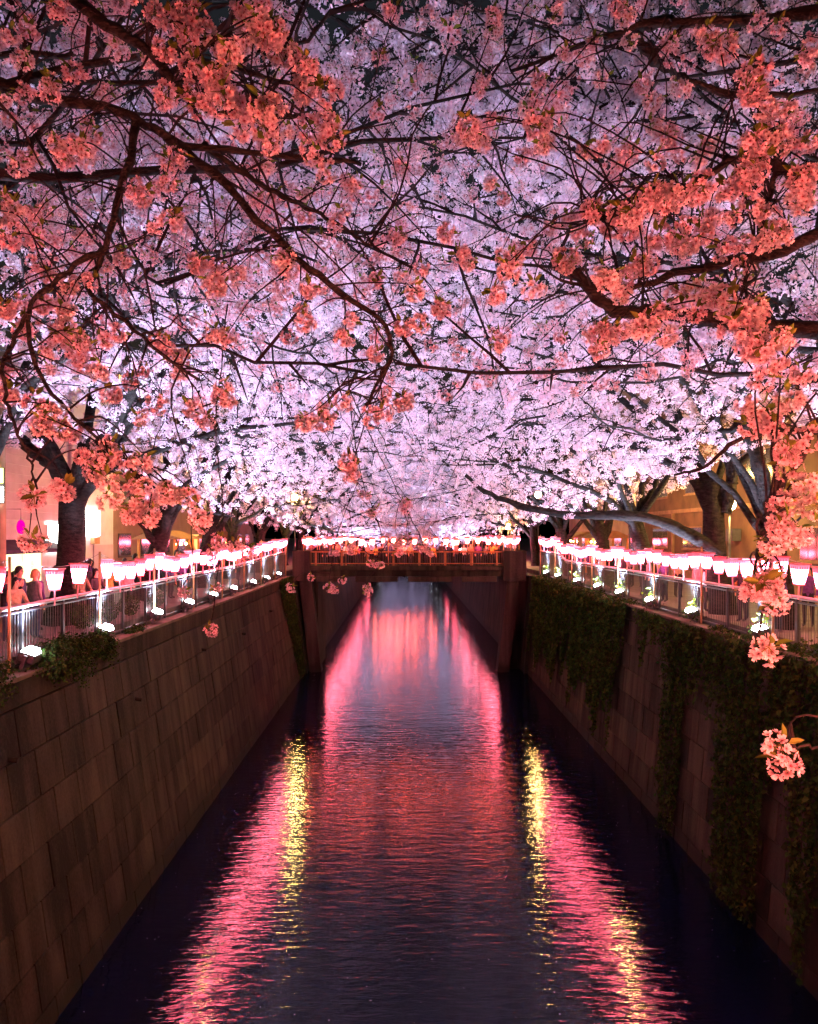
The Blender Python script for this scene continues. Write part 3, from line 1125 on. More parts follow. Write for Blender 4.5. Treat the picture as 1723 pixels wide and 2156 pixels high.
def cherry_tree(x, y, seed, label, trunk_r=0.36, fork=3.0, reach=1.0, hero=None, dens=1.0, extra=None, clusters_px=None, lean=0.0):
    r = np.random.default_rng(seed)
    side = 1 if x < 0 else -1            # +1: the river lies towards +x
    az0 = 0.0 if side > 0 else math.pi
    root = empty("cherry_tree", (x, y, G), label, "tree", "cherry trees along the river")
    base = np.array([x, y, G - 0.05])
    top = base + np.array([side * (0.35 + lean), r.normal(0, 0.15), fork])
    tp = smoothpath([base, base + (top - base) * 0.45 + np.array([r.normal(0, 0.07), r.normal(0, 0.07), 0]), top], 9)
    trad = np.interp(np.linspace(0, 1, 9), [0, 0.12, 0.4, 1], [trunk_r * 1.45, trunk_r * 1.12, trunk_r, trunk_r * 0.88])
    cap_d = unit(tp[-1] - tp[-2])
    heavy = [(np.vstack([tp, tp[-1] + cap_d * trunk_r * 0.5, tp[-1] + cap_d * trunk_r * 0.8]), np.concatenate([trad, [trunk_r * 0.6, trunk_r * 0.15]]))]
    far = y > 30
    limbs = []
    nl = 32 if 8 < y < 18 else 21 if y < 32 else 15
    nmain = 5
    for q in range(nl):
        if q < nl - 3:                     # boughs that arch out over the river
            u, w = (q * 0.7549 + 0.5 + 0.13 * seed) % 1.0, (q * 0.5698 + 0.5 + 0.29 * seed) % 1.0
            tx = x + side * (3.0 + (12.2 * reach - 3.0) * u)
            ty = y + r.uniform(-6.0, 5.0)
            c = np.clip((ty - 22) / 12, 0, 1)
            zlo, zhi = (0.10 * max(ty, 3)) * (1 - c) - (0.3 if y < 58 else 2.0) * c, min(0.76 * max(ty, 5), 11.5 * reach)
            tz = EYE + zlo + (zhi - zlo) * w ** (0.6 if y < 18 else 0.85)
        else:                              # boughs over the promenade
            az = math.pi * 0.5 + (q - nl + 2) * 0.9
            tx = x - side * (1.5 + 3.0 * math.sin(az)) * 1.0
            ty = y + 4.0 * math.cos(az)
            tz = EYE + r.uniform(2.5, 6.5)
        tgt = np.array([tx, ty, tz])
        s, r0 = tp[-1 - int(r.integers(0, 3))], trunk_r * 0.50
        if q >= nmain and q < nl - 3:      # later boughs fork off the main ones
            best = None
            for lp, lr in limbs[:nmain]:
                for k in (4, 5, 6, 7):
                    dd = np.linalg.norm(lp[k] - tgt) + 0.6 * k
                    if best is None or dd < best[0]:
                        best = (dd, lp[k], lr[k] * 0.8)
            s, r0 = best[1], best[2]
        v = tgt - s
        c1 = s + np.array([v[0] * 0.22, v[1] * 0.22, v[2] * 0.42 + 0.3]) + r.normal(0, 0.25, 3)
        c2 = s + np.array([v[0] * 0.60, v[1] * 0.58, v[2] * 0.82 + 0.35]) + r.normal(0, 0.35, 3)
        pts = smoothpath([s, c1, c2, tgt], 14)
        pts[1:-1] += r.normal(0, 0.05, (12, 3))
        rad = np.interp(np.linspace(0, 1, 14), [0, 0.15, 1], [r0, r0 * 0.72, 0.014])
        limbs.append((pts, rad))
    if hero:
        for hp, r0, r1 in hero:
            nn = 34
            pts = smoothpath([np.array(q) for q in hp], nn)
            pts[1:-1] += r.normal(0, 0.3 * r1 + 0.004, (nn - 2, 3))
            limbs.append((pts, np.linspace(r0, r1, nn) * (1 + 0.16 * np.abs(r.normal(0, 1, nn)))))
    twigs, pos = [], []
    nh = len(hero) if hero else 0
    ps, pd = [], []
    if y > 85:
        nh = 0
    for li, (pts, rad) in enumerate(limbs):
        is_hero = li >= len(limbs) - nh
        if is_hero:
            heavy.append((pts, rad))
        else:
            # cut the limb where it would hang into the open channel
            ok = keep(pts)
            ok[:4] = True
            cut = len(pts) if ok.all() else int(np.argmin(ok))
            if cut < 3:
                continue
            if cut < len(pts):
                rad = rad[:cut] * np.linspace(1, 0.12, cut) ** 0.6
            pts, rad = pts[:cut], rad[:cut]
            heavy.append((pts, rad))
        seg = np.linalg.norm(np.diff(pts, axis=0), axis=1)
        L = np.concatenate([[0], np.cumsum(seg)])
        s = 1.1 if not is_hero else 0.3
        while s < L[-1]:
            i = min(int(np.searchsorted(L, s)) - 1, len(pts) - 2)
            t = (s - L[i]) / (seg[i] + 1e-9)
            p = pts[i] * (1 - t) + pts[i + 1] * t
            d = unit(pts[i + 1] - pts[i])
            f = s / L[-1]
            q = r.normal(size=3)
            q = unit(q - d * q.dot(d))
            d0 = unit(d * r.uniform(0.3, 0.9) + q + np.array([0, 0, 0.12]))
            ln = (2.7 - 1.4 * f) * r.uniform(0.6, 1.15) * (0.5 if is_hero else 1)
            sec = walk(p, d0, unit(d0 + np.array([0, 0, -0.35])), ln, 5, 0.13, r)
            okc = keep(sec)
            if not okc[0] and not okc[1]:
                s += 0.5
                continue
            cut = len(sec) if okc.all() else max(2, int(np.argmin(okc)))
            sec = sec[:cut]
            if len(sec) >= 2:
                twigs.append((sec, np.linspace(0.022 if not is_hero else 0.010, 0.006, len(sec))))
                sl = np.linalg.norm(np.diff(sec, axis=0), axis=1)
                SL = np.concatenate([[0], np.cumsum(sl)])
                u = 0.25
                while u < SL[-1]:
                    k = min(int(np.searchsorted(SL, u)) - 1, len(sec) - 2)
                    tt = (u - SL[k]) / (sl[k] + 1e-9)
                    pp = sec[k] * (1 - tt) + sec[k + 1] * tt
                    dd = unit(sec[k + 1] - sec[k])
                    e = r.normal(size=3)
                    e = unit(e - dd * e.dot(dd))
                    dd0 = unit(dd * 0.6 + e)
                    tl = r.uniform(0.3, 0.85)
                    tw = walk(pp, dd0, unit(dd0 + np.array([0, 0, -0.25])), tl, 3, 0.15, r)
                    ps.append(tw)
                    u += 0.34 / dens if not far else 0.42 / dens
            s += r.uniform(0.38, 0.62)
    nst = 0
    if ps:
        A = np.array(ps)                                   # (n, 4, 3)
        ok = keep(A[:, -1])
        A = A[ok]
        rr_ = np.array([0.0055, 0.0045, 0.0035, 0.0025])
        qx, qy = project(A[:, 1])
        seen = (A[:, 1, 1] > 0.3) & (qx > -250) & (qx < 1980) & (qy > -300)
        for tw in A[seen] if y < 85 else A[:0]:
            twigs.append((tw, rr_) if y < 15 else (tw[[0, 1, 3]], rr_[[0, 1, 3]]) if not far else (tw[[0, 3]], rr_[[0, 3]]))
        # clusters along the outer part of every twig
        for t in ((0.35, 0.62, 0.85, 1.0) if not far else (0.45, 0.75, 1.0)):
            k = min(int(t * 3), 2)
            f = t * 3 - k
            c = A[:, k] * (1 - f) + A[:, k + 1] * f + r.normal(0, 0.035, (len(A), 3))
            pos.append(c[r.uniform(size=len(c)) < 0.86])
    pos = np.concatenate(pos) if pos else np.zeros((0, 3))
    pos = pos[keep(pos)]
    # bare patches, so that sky and limbs show through
    hole = np.sin(pos[:, 0] * 1.7 + seed) * np.sin(pos[:, 1] * 1.3 + 2 * seed) * np.sin(pos[:, 2] * 1.9 + 3 * seed)
    pos = pos[hole < 0.5]
    qx, qy = project(pos)
    outside = (pos[:, 1] < 0.3) | (qx < -250) | (qx > 1980) | (qy < -300)
    pos = pos[~outside | (r.uniform(size=len(pos)) < 0.16)]
    dn = np.linalg.norm(pos - np.array([0, 0, EYE]), axis=1)
    pos = pos[r.uniform(size=len(pos)) < np.interp(dn, [5, 7, 10, 13], [0.35, 0.5, 0.9, 1.0])]
    d = np.linalg.norm(pos - np.array([0, 0, EYE]), axis=1)
    px, py = project(pos)
    inview = (pos[:, 1] > 0.3) & (px > -250) & (px < 1980) & (py > -300)
    org = np.array([x, y, G])
    V, T = tubes_np(heavy, 9 if y < 30 else 6)
    add("trunk", mesh_np("trunk", V - org, T, [M_BARK], smooth=True), root)
    if twigs:
        by = [t for t in twigs]
        # same point counts share face tables
        V, T = tubes_np(by, 3)
        add("twigs", mesh_np("twigs", V - org, T, [M_TWIG]), root, kind="stuff")
    Vs, Ts, Cs, Ms, bse = [], [], [], [], 0
    def put(mask, templ, scale, tilt):
        nonlocal bse
        n = int(mask.sum())
        if not n:
            return
        V, T, C, Mi = assemble(templ, pos[mask], rand_rot(n, r, tilt), scale * r.uniform(0.75, 1.25, n), r)
        Vs.append(V - org); Ts.append(T + bse); Cs.append(C); Ms.append(Mi)
        bse += len(V)
    near_obj = inview & (d < 6.2)
    idx = np.nonzero(near_obj)[0]
    idx = idx[np.argsort(d[idx])][:120]
    near_obj = np.zeros(len(pos), bool)
    near_obj[idx] = True
    for i in idx:
        o = add("blossom_cluster", FINE_ME[int(r.integers(0, len(FINE_ME)))], root, Vector(pos[i] - org))
        o.rotation_euler = (r.normal(0, 0.5), r.normal(0, 0.5), r.uniform(0, 6.28))
        sc = r.uniform(0.8, 1.15)
        o.scale = (sc, sc, sc)
    put((d < 11.5) & ~near_obj & inview, MID, 1.1, 0.6)
    put((d >= 11.5) & (d < 30) & inview, FAR, 1.1, 0.8)
    put((d < 30) & ~inview & ~near_obj, VFAR, 1.0, 0.8)
    put((d >= 30) & (d < 88), VFAR, 1.05, 0.9)
    put((d >= 88), VFAR, 2.8 if y < 170 else 3.6, 0.9)
    # the hand-placed clusters that hang closest to the viewer
    if clusters_px is not None:
        hw = [h[0] for h in heavy[-nh:]]
        hpts = np.concatenate([smoothpath(q, 70) for q in hw])
        lines = []
        for (cx, cyy, Y, nn) in clusters_px:
            c0 = P(cx, cyy, Y)
            for q in range(nn):
                c = c0 + (r.normal(0, 0.065, 3) if q else 0)
                hd = np.linalg.norm(hpts - c, axis=1) + 0.6 * np.maximum(0, c[2] - hpts[:, 2])
                cand = np.nonzero(hd < hd.min() + 0.28)[0]
                h = hpts[int(r.choice(cand))]
                ctop = c + np.array([0, 0, 0.045])
                ln = np.linalg.norm(h - c)
                m1 = h * 0.7 + ctop * 0.3 + np.array([0, 0, 0.10 * ln]) + r.normal(0, 0.05 * ln, 3)
                m2 = h * 0.3 + ctop * 0.7 + np.array([0, 0, 0.11 * ln]) + r.normal(0, 0.05 * ln, 3)
                lines.append((smoothpath([h, m1, m2, ctop], 9), np.linspace(0.0065, 0.0025, 9)))
                o = add("blossom_cluster", FINE_ME[int(r.integers(0, len(FINE_ME)))], root, Vector(c - org))
                o.rotation_euler = (r.normal(0, 0.6), r.normal(0, 0.6), r.uniform(0, 6.28))
                sc = r.uniform(0.85, 1.2)
                o.scale = (sc, sc, sc)
        V, T = tubes_np(lines, 5)
        add("hanging_twigs", mesh_np("hanging_twigs", V - org, T, [M_TWIG]), root, kind="stuff")
    if Vs:
        add("crown", mesh_np("crown", np.concatenate(Vs), np.concatenate(Ts), [M_BLOSSOM, M_LEAF], np.concatenate(Ms), np.concatenate(Cs)), root, kind="stuff")
    return root, len(pos)


def pxpath(pts, Y0=None):
    return [P(a, b, c) for a, b, c in pts]


# near boughs from the two trees beside the viewer: real curves 3 to 7 m away
LT = np.array([-9.0, 5.0, 10.2])
bA = pxpath([(-350, 90, 5.2), (0, 180, 4.9), (65, 200, 4.8), (165, 220, 4.7), (280, 245, 4.6), (350, 290, 4.5), (500, 320, 4.5), (640, 330, 4.6), (760, 345, 4.8)])
bB = pxpath([(-100, -190, 4.5), (150, -5, 4.0), (215, 45, 3.9), (300, 95, 3.8), (350, 150, 3.7), (430, 230, 3.7), (520, 245, 3.7), (640, 240, 3.8)])
bC = pxpath([(350, 290, 4.5), (430, 350, 4.4), (500, 415, 4.3), (590, 510, 4.3), (645, 555, 4.3), (725, 623, 4.3), (800, 673, 4.3), (825, 738, 4.3), (800, 803, 4.3), (765, 858, 4.3)])
bD = pxpath([(430, 305, 4.5), (500, 357, 4.7), (600, 415, 4.8), (700, 465, 4.9), (775, 515, 5.0), (880, 570, 5.0)])
bE = pxpath([(285, 250, 4.6), (274, 325, 4.5), (250, 410, 4.4), (220, 520, 4.3), (200, 575, 4.3), (185, 618, 4.2), (260, 673, 4.2), (340, 745, 4.2), (420, 800, 4.2)])
bE2 = pxpath([(220, 520, 4.3), (120, 590, 4.2), (60, 660, 4.1), (80, 780, 4.0), (160, 880, 3.9), (240, 960, 3.9), (330, 1030, 3.9)])
bE3 = pxpath([(60, 660, 4.1), (10, 760, 4.0), (20, 860, 3.9), (60, 960, 3.9), (75, 1020, 3.9)])
bN = pxpath([(480, 640, 6.6), (455, 900, 6.9), (470, 1080, 7.0), (455, 1230, 7.0), (447, 1312, 7.0)])
bN2 = pxpath([(470, 1080, 7.0), (420, 1170, 7.0), (387, 1232, 7.0)])
bO = pxpath([(725, 623, 6.5), (735, 820, 8.0), (760, 1000, 9.0), (800, 1110, 9.2), (803, 1180, 9.2)])
bO2 = pxpath([(760, 1000, 9.0), (715, 1110, 9.6), (700, 1180, 9.8), (693, 1225, 9.8)])
bO3 = pxpath([(735, 820, 8.0), (800, 960, 8.6), (860, 1080, 9.0), (890, 1140, 9.0)])
hero_L = [([LT, np.array([-5.5, 5.4, 11.6])] + bA, 0.048, 0.010), ([LT, np.array([-5.0, 4.6, 13.0])] + bB, 0.042, 0.008), (bC, 0.026, 0.006), (bD, 0.020, 0.006), (bE, 0.024, 0.007), (bE2, 0.016, 0.005), (bE3, 0.012, 0.004), (bN, 0.006, 0.003), (bN2, 0.004, 0.003), (bO, 0.008, 0.003), (bO2, 0.005, 0.003), (bO3, 0.006, 0.003)]
RT = np.array([9.6, 4.2, 10.0])
bF = pxpath([(1900, 10, 4.6), (1723, 25, 4.6), (1560, 45, 4.7), (1411, 45, 4.8), (1300, 70, 4.9), (1185, 110, 5.0), (1076, 150, 5.2)])
bG = pxpath([(1411, 45, 4.8), (1341, 65, 5.2), (1376, 125, 5.6), (1436, 160, 5.9), (1560, 205, 6.1), (1723, 190, 6.2)])
bI = pxpath([(1850, 440, 4.3), (1723, 490, 4.2), (1611, 540, 4.1), (1461, 565, 4.1), (1311, 610, 4.2), (1180, 590, 4.3)])
bI2 = pxpath([(1723, 360, 4.0), (1640, 350, 3.9), (1560, 330, 3.8), (1450, 395, 3.8), (1330, 440, 3.8), (1230, 470, 3.9)])
bH = pxpath([(2100, 760, 7.0), (1723, 700, 6.8), (1600, 690, 6.7), (1476, 668, 6.6), (1386, 663, 6.5), (1311, 658, 6.4), (1261, 633, 6.4), (1231, 593, 6.4), (1170, 560, 6.4)])
bJ = pxpath([(1850, 880, 3.6), (1723, 888, 3.5), (1686, 968, 3.4), (1631, 1038, 3.3), (1611, 1103, 3.3), (1598, 1163, 3.2), (1610, 1240, 3.2), (1598, 1340, 3.15)])
bJ2 = pxpath([(1850, 905, 4.2), (1723, 908, 4.1), (1611, 910, 4.1), (1551, 928, 4.1), (1480, 985, 4.2), (1420, 1000, 4.3)])
bK = pxpath([(1900, 1500, 3.3), (1760, 1570, 3.2), (1690, 1570, 3.1), (1655, 1575, 3.1)])
bM = pxpath([(1640, 350, 3.9), (1600, 480, 3.9), (1570, 610, 3.8), (1610, 720, 3.7)])
hero_R = [([RT, np.array([6.0, 4.5, 12.3])] + bF, 0.05, 0.010), (bG, 0.035, 0.02), ([RT, np.array([5.6, 4.6, 10.9])] + bI, 0.05, 0.008),
          ([np.array([6.0, 4.5, 12.3]), np.array([3.6, 4.2, 11.6])] + bI2, 0.035, 0.008), ([RT, np.array([8.0, 7.0, 10.6])] + bH, 0.085, 0.035),
          ([np.array([5.6, 4.6, 10.9]), np.array([3.2, 3.8, 10.3])] + bJ, 0.02, 0.004), ([np.array([5.6, 4.6, 10.9])] + bJ2, 0.022, 0.006),
          ([np.array([3.2, 3.8, 10.3]), np.array([2.7, 3.6, 9.4])] + bK, 0.012, 0.003), (bM, 0.014, 0.005)]
CLP_L = [(120, 20, 3.9, 2), (60, 65, 4.3, 3), (110, 175, 4.0, 3), (330, 30, 3.6, 3), (385, 15, 3.5, 3), (430, 65, 3.5, 3), (470, 100, 3.6, 2), (545, 70, 3.3, 3), (585, 62, 3.2, 2), (612, 122, 3.6, 2), (510, 20, 3.6, 3),
         (405, 140, 3.3, 2), (400, 190, 3.4, 2), (450, 165, 3.2, 3), (470, 200, 3.2, 3), (500, 225, 3.3, 2), (560, 240, 3.2, 3), (555, 265, 3.2, 2), (635, 190, 3.6, 2), (692, 195, 3.3, 2), (700, 290, 3.3, 3), (690, 255, 3.4, 2), (650, 165, 3.7, 2),
         (120, 305, 3.9, 3), (60, 335, 4.6, 2), (185, 265, 4.6, 3), (210, 205, 4.8, 2), (360, 345, 4.2, 3), (300, 412, 4.2, 2), (362, 462, 4.1, 3), (30, 440, 4.2, 3), (70, 480, 4.4, 3), (20, 510, 4.3, 2), (145, 600, 4.3, 2), (190, 590, 4.2, 1),
         (260, 545, 4.5, 2), (140, 655, 4.2, 3), (60, 685, 4.2, 2), (250, 700, 4.2, 3), (160, 750, 4.2, 3), (100, 735, 4.3, 2), (420, 560, 4.4, 2), (500, 580, 4.4, 2), (450, 600, 4.2, 2), (480, 718, 4.2, 3), (370, 752, 4.3, 3), (235, 830, 4.2, 2),
         (330, 852, 4.2, 2), (470, 818, 4.2, 3), (405, 860, 4.3, 2), (300, 780, 4.6, 2), (10, 650, 4.2, 2), (15, 835, 4.0, 2), (105, 865, 3.8, 3), (150, 912, 3.9, 2), (85, 885, 4.0, 2), (255, 965, 3.7, 3), (200, 1000, 3.7, 3), (230, 935, 3.8, 2),
         (285, 1068, 3.7, 3), (262, 1020, 3.7, 2), (352, 1040, 3.7, 3), (395, 1045, 3.7, 3), (72, 1047, 3.8, 2), (62, 1140, 4.0, 2), (650, 610, 4.3, 2), (600, 545, 4.3, 3), (645, 680, 4.4, 1), (740, 675, 4.2, 2), (850, 690, 4.3, 2), (872, 615, 4.4, 2),
         (790, 745, 4.6, 1), (940, 485, 4.6, 2), (845, 500, 4.9, 2), (815, 830, 4.3, 2), (782, 878, 4.2, 2), (640, 892, 4.4, 2), (682, 890, 4.5, 1), (725, 848, 4.4, 2), (740, 1000, 4.5, 2), (705, 470, 4.8, 2), (752, 385, 4.7, 2), (790, 590, 4.9, 1),
         (446, 1328, 7.0, 1), (386, 1246, 7.0, 1), (458, 1240, 7.0, 1), (448, 1175, 7.0, 2), (803, 1190, 9.2, 3), (693, 1236, 9.8, 2), (775, 1238, 9.4, 2), (722, 1222, 9.8, 1), (740, 1150, 9.4, 3), (700, 1165, 9.8, 2), (860, 1130, 9.0, 3), (890, 1155, 9.0, 3), (835, 1150, 9.0, 3), (780, 1080, 9.0, 3), (760, 1040, 9.0, 3), (850, 1060, 8.9, 3), (655, 1215, 9.8, 1), (612, 1238, 10, 1), (495, 1150, 5.4, 2), (460, 1140, 5.6, 2), (930, 655, 4.9, 2), (310, 130, 4.5, 2), (250, 110, 4.8, 2), (20, 250, 4.9, 2), (640, 410, 5.0, 2), (540, 420, 4.9, 2), (560, 350, 5.0, 2)]
CLP_R = [(985, 265, 3.9, 2), (1010, 295, 4.2, 2), (1150, 305, 3.9, 2), (1160, 265, 4.1, 2), (1232, 320, 3.9, 2), (1060, 540, 4.4, 1), (1085, 545, 4.4, 2), (985, 555, 4.7, 2), (1125, 610, 3.3, 3), (1270, 580, 3.4, 2), (1342, 560, 3.5, 3), (1290, 480, 4.0, 2),
         (1330, 460, 3.3, 2), (1245, 440, 3.7, 3), (1380, 405, 3.4, 3), (1430, 405, 3.4, 3), (1400, 440, 3.7, 2), (1265, 695, 3.5, 3), (1300, 700, 3.6, 2), (1355, 690, 3.3, 2), (1405, 708, 3.5, 2), (1060, 708, 4.7, 2), (1180, 712, 5.0, 1), (1500, 625, 3.5, 3),
         (1465, 608, 3.7, 2), (1530, 650, 3.5, 1), (1575, 690, 3.1, 3), (1600, 730, 3.0, 3), (1635, 760, 3.0, 3), (1640, 715, 3.1, 2), (1595, 668, 3.2, 2), (1390, 500, 3.7, 3), (1440, 520, 3.7, 3), (1205, 545, 4.2, 3), (1232, 505, 4.2, 2), (1480, 490, 3.8, 3),
         (1525, 525, 3.8, 3), (1560, 560, 3.8, 2), (1590, 195, 3.5, 2), (1500, 100, 3.8, 2), (1530, 85, 3.8, 2), (1375, 215, 4.4, 3), (1440, 190, 4.8, 2), (1570, 160, 3.6, 2), (1610, 230, 3.5, 3), (1570, 350, 3.4, 3), (1600, 330, 3.4, 3), (1645, 300, 3.5, 3),
         (1690, 380, 3.6, 3), (1535, 400, 3.5, 3), (1580, 425, 3.6, 2), (1650, 480, 3.7, 3), (1615, 505, 3.7, 2), (1700, 300, 3.7, 2), (1690, 430, 3.7, 2), (1595, 865, 3.4, 3), (1625, 880, 3.4, 2), (1570, 855, 3.5, 1), (1655, 955, 3.1, 3), (1665, 985, 3.2, 1),
         (1705, 1020, 3.0, 3), (1715, 1065, 3.0, 1), (1650, 1110, 2.9, 3), (1675, 1125, 2.9, 2), (1600, 1235, 2.8, 3), (1628, 1255, 2.8, 2), (1615, 1368, 2.9, 1), (1640, 1575, 2.7, 1), (1652, 1605, 2.7, 1), (1100, 330, 5.0, 2), (1060, 420, 5.2, 2),
         (1330, 320, 4.6, 2), (1480, 330, 4.2, 2), (1420, 300, 4.4, 2), (1130, 210, 5.0, 2), (1010, 190, 5.0, 2), (1250, 90, 4.9, 2), (1700, 120, 4.3, 2), (1640, 60, 4.3, 2), (1400, 100, 4.8, 2), (1170, 30, 4.6, 2), (1040, 60, 5.0, 2), (1300, 20, 4.6, 2), (1160, 480, 4.8, 2)]

heroL2 = [([np.array([-9.42, 21.0, 10.4])] + pxpath([(175, 985, 20.6), (235, 900, 20.0), (320, 720, 19.0), (335, 660, 18.6), (388, 600, 18.4), (350, 480, 18.2), (345, 400, 18.0), (370, 300, 18)]), 0.22, 0.09),
          (pxpath([(335, 660, 18.6), (440, 610, 18.5), (600, 590, 18.8), (760, 560, 19)]), 0.12, 0.03),
          ([np.array([-9.42, 21.0, 10.3])] + pxpath([(120, 990, 21), (70, 950, 21), (0, 880, 21), (-80, 800, 21)]), 0.2, 0.1)]
heroR2 = [(pxpath([(1520, 1165, 23.7), (1440, 1120, 23.6), (1370, 1092, 23.5), (1290, 1085, 23.5), (1200, 1085, 23.5), (1100, 1065, 23.4), (1030, 1040, 23.3), (980, 1000, 23.2)]), 0.20, 0.045),
          (pxpath([(1525, 1080, 23.7), (1540, 980, 23.4), (1480, 860, 22.8), (1420, 780, 22.0), (1330, 720, 21)]), 0.2, 0.05)]
heroR1 = [(pxpath([(1658, 1335, 20.0), (1640, 1200, 19.9), (1622, 1060, 19.7), (1590, 960, 19.4), (1568, 890, 19.0), (1560, 800, 18.0), (1500, 700, 17)]), 0.26, 0.06),
          (pxpath([(1570, 900, 19.0), (1480, 915, 18.6), (1400, 925, 18.2)]), 0.07, 0.03)]

NT = 0
TREES = [
    (-9.8, 4.6, 101, "cherry tree whose coral lit boughs hang across the upper left of the picture", dict(hero=hero_L, clusters_px=CLP_L, trunk_r=0.27)),
    (10.3, 3.8, 102, "cherry tree whose coral lit boughs and drooping sprays hang over the ivy wall", dict(hero=hero_R, clusters_px=CLP_R, trunk_r=0.27)),
    (-10.0, 12.0, 103, "cherry tree with mauve blossom reaching over the river before the white shop", dict(trunk_r=0.27)),
    (10.6, 11.4, 104, "cherry tree with mauve blossom reaching over the ivy wall, trunk out of the picture", dict(trunk_r=0.27)),
    (-9.75, 21.0, 105, "thick forked cherry tree trunk standing before the white lit shop", dict(hero=heroL2, trunk_r=0.40, fork=3.8)),
    (10.35, 20.0, 106, "leaning grey cherry tree nearest on the brown building side", dict(hero=heroR1, trunk_r=0.24)),
    (10.3, 23.8, 107, "dark upright cherry trunk by the brown building with a low bough over the river", dict(hero=heroR2, trunk_r=0.36, fork=4.2)),
    (-10.1, 28.5, 108, "second cherry tree past the white shop, leaning over the shop side lanterns", dict(lean=0.4)),
    (10.4, 31.0, 109, "cherry tree just past the low bough on the ivy wall side", dict(lean=0.3)),
    (-9.9, 35.5, 110, "third cherry tree along the bare concrete wall, by the orange lit stall", dict(lean=0.3)),
    (10.6, 38.0, 111, "third cherry tree along the ivy wall, above the crowded lanterns", dict(lean=0.2)),
    (-10.2, 43.0, 112, "cherry tree two before the bridge on the bare concrete wall side", dict()),
    (10.3, 45.5, 113, "last cherry tree before the bridge on the ivy wall side", dict(lean=0.3)),
    (-9.8, 49.5, 114, "last cherry tree before the bridge on the bare concrete wall side", dict()),
    (-9.9, 61.0, 115, "first cherry tree beyond the bridge, shop side", dict(reach=1.1)),
    (10.8, 60.0, 116, "first cherry tree beyond the bridge, brown building side", dict(reach=1.1)),
    (-10.0, 70.0, 117, "second cherry tree beyond the bridge, shop side", dict(reach=1.15)),
    (10.5, 69.0, 118, "second cherry tree beyond the bridge, brown building side", dict(reach=1.15)),
    (-9.6, 80.0, 119, "third cherry tree beyond the bridge, shop side", dict(reach=1.2)),
    (10.0, 80.0, 120, "third cherry tree beyond the bridge, brown building side", dict(reach=1.2)),
    (-9.8, 92.0, 121, "fourth cherry tree beyond the bridge, shop side", dict(reach=1.25, dens=0.5)),
    (10.2, 92.0, 122, "fourth cherry tree beyond the bridge, brown building side", dict(reach=1.25, dens=0.5)),
    (-9.8, 106.0, 123, "fifth cherry tree beyond the bridge, shop side", dict(reach=1.3, dens=0.42)),
    (10.2, 106.0, 124, "fifth cherry tree beyond the bridge, brown building side", dict(reach=1.3, dens=0.42)),
    (-9.0, 122.0, 125, "sixth cherry tree beyond the bridge, shop side", dict(reach=1.3, dens=0.42)),
    (9.4, 122.0, 126, "sixth cherry tree beyond the bridge, brown building side", dict(reach=1.3, dens=0.42)),
    (-8.6, 140.0, 127, "seventh cherry tree beyond the bridge, shop side", dict(reach=1.3, dens=0.42)),
    (9.0, 140.0, 128, "seventh cherry tree beyond the bridge, brown building side", dict(reach=1.3, dens=0.42)),
    (-8.4, 160.0, 129, "eighth cherry tree beyond the bridge, shop side", dict(reach=1.3, dens=0.42)),
    (8.8, 160.0, 130, "eighth cherry tree beyond the bridge, brown building side", dict(reach=1.3, dens=0.42)),
    (-8.4, 185.0, 131, "ninth cherry tree beyond the bridge, shop side", dict(reach=1.4, dens=0.3)),
    (8.8, 185.0, 132, "ninth cherry tree beyond the bridge, brown building side", dict(reach=1.4, dens=0.3)),
    (-8.4, 212.0, 133, "tenth cherry tree beyond the bridge, shop side", dict(reach=1.4, dens=0.3)),
    (8.8, 212.0, 134, "tenth cherry tree beyond the bridge, brown building side", dict(reach=1.4, dens=0.3)),
    (-8.0, 242.0, 135, "farthest cherry tree on the shop side", dict(reach=1.4, dens=0.3)),
    (8.4, 242.0, 136, "farthest cherry tree on the brown building side", dict(reach=1.4, dens=0.3)),
    (-10.1, 16.6, 137, "cherry tree between the picture's edge and the forked trunk, shop side", dict(trunk_r=0.24)),
    (11.2, 15.4, 138, "cherry tree behind the drooping sprays, its trunk out of the picture", dict(trunk_r=0.26)),
]
for x, y, sd, lb, kw in TREES:
    _, n = cherry_tree(x, y, sd, lb, **kw)
    NT += n
print("clusters", NT)

# ------------------------------------------------------------------ ivy, shrubs
IVY = []
for k in range(4):
    V = np.array([(0, -0.5, 0), (0.46, 0.0, 0.14), (0, 0.62, -0.1), (-0.46, 0.0, 0.14)])
    T = np.array([(0, 1, 2), (0, 2, 3)])
    c = np.array([(0.022, 0.050, 0.014), (0.035, 0.072, 0.017), (0.060, 0.085, 0.02), (0.03, 0.035, 0.014)][k])
    IVY.append((V, T, np.tile(c, (4, 1)), np.zeros(2, int)))


def leaves_mesh(name, pos, nrm, size, r, spread=0.5):
    n = len(pos)
    V, T, C, M = assemble(IVY, pos, frames_for(nrm + r.normal(0, spread, (n, 3)), r), size, r, 0.25)
    return mesh_np(name, V, T, [M_LEAF], tint=C)


def vnoise(a, b, seed):
    """cheap smooth 2-d noise in -1..1"""
    v = 0
    for i, (fa, fb) in enumerate(((0.9, 0.5), (2.1, 0.9), (4.3, 1.7), (0.35, 0.3))):
        v = v + np.sin(a * fa * 2.1 + seed * 1.7 + i * 2.3 + 0.8 * np.sin(b * fb + i)) * (0.5, 0.3, 0.2, 0.5)[i]
    return v / 1.1


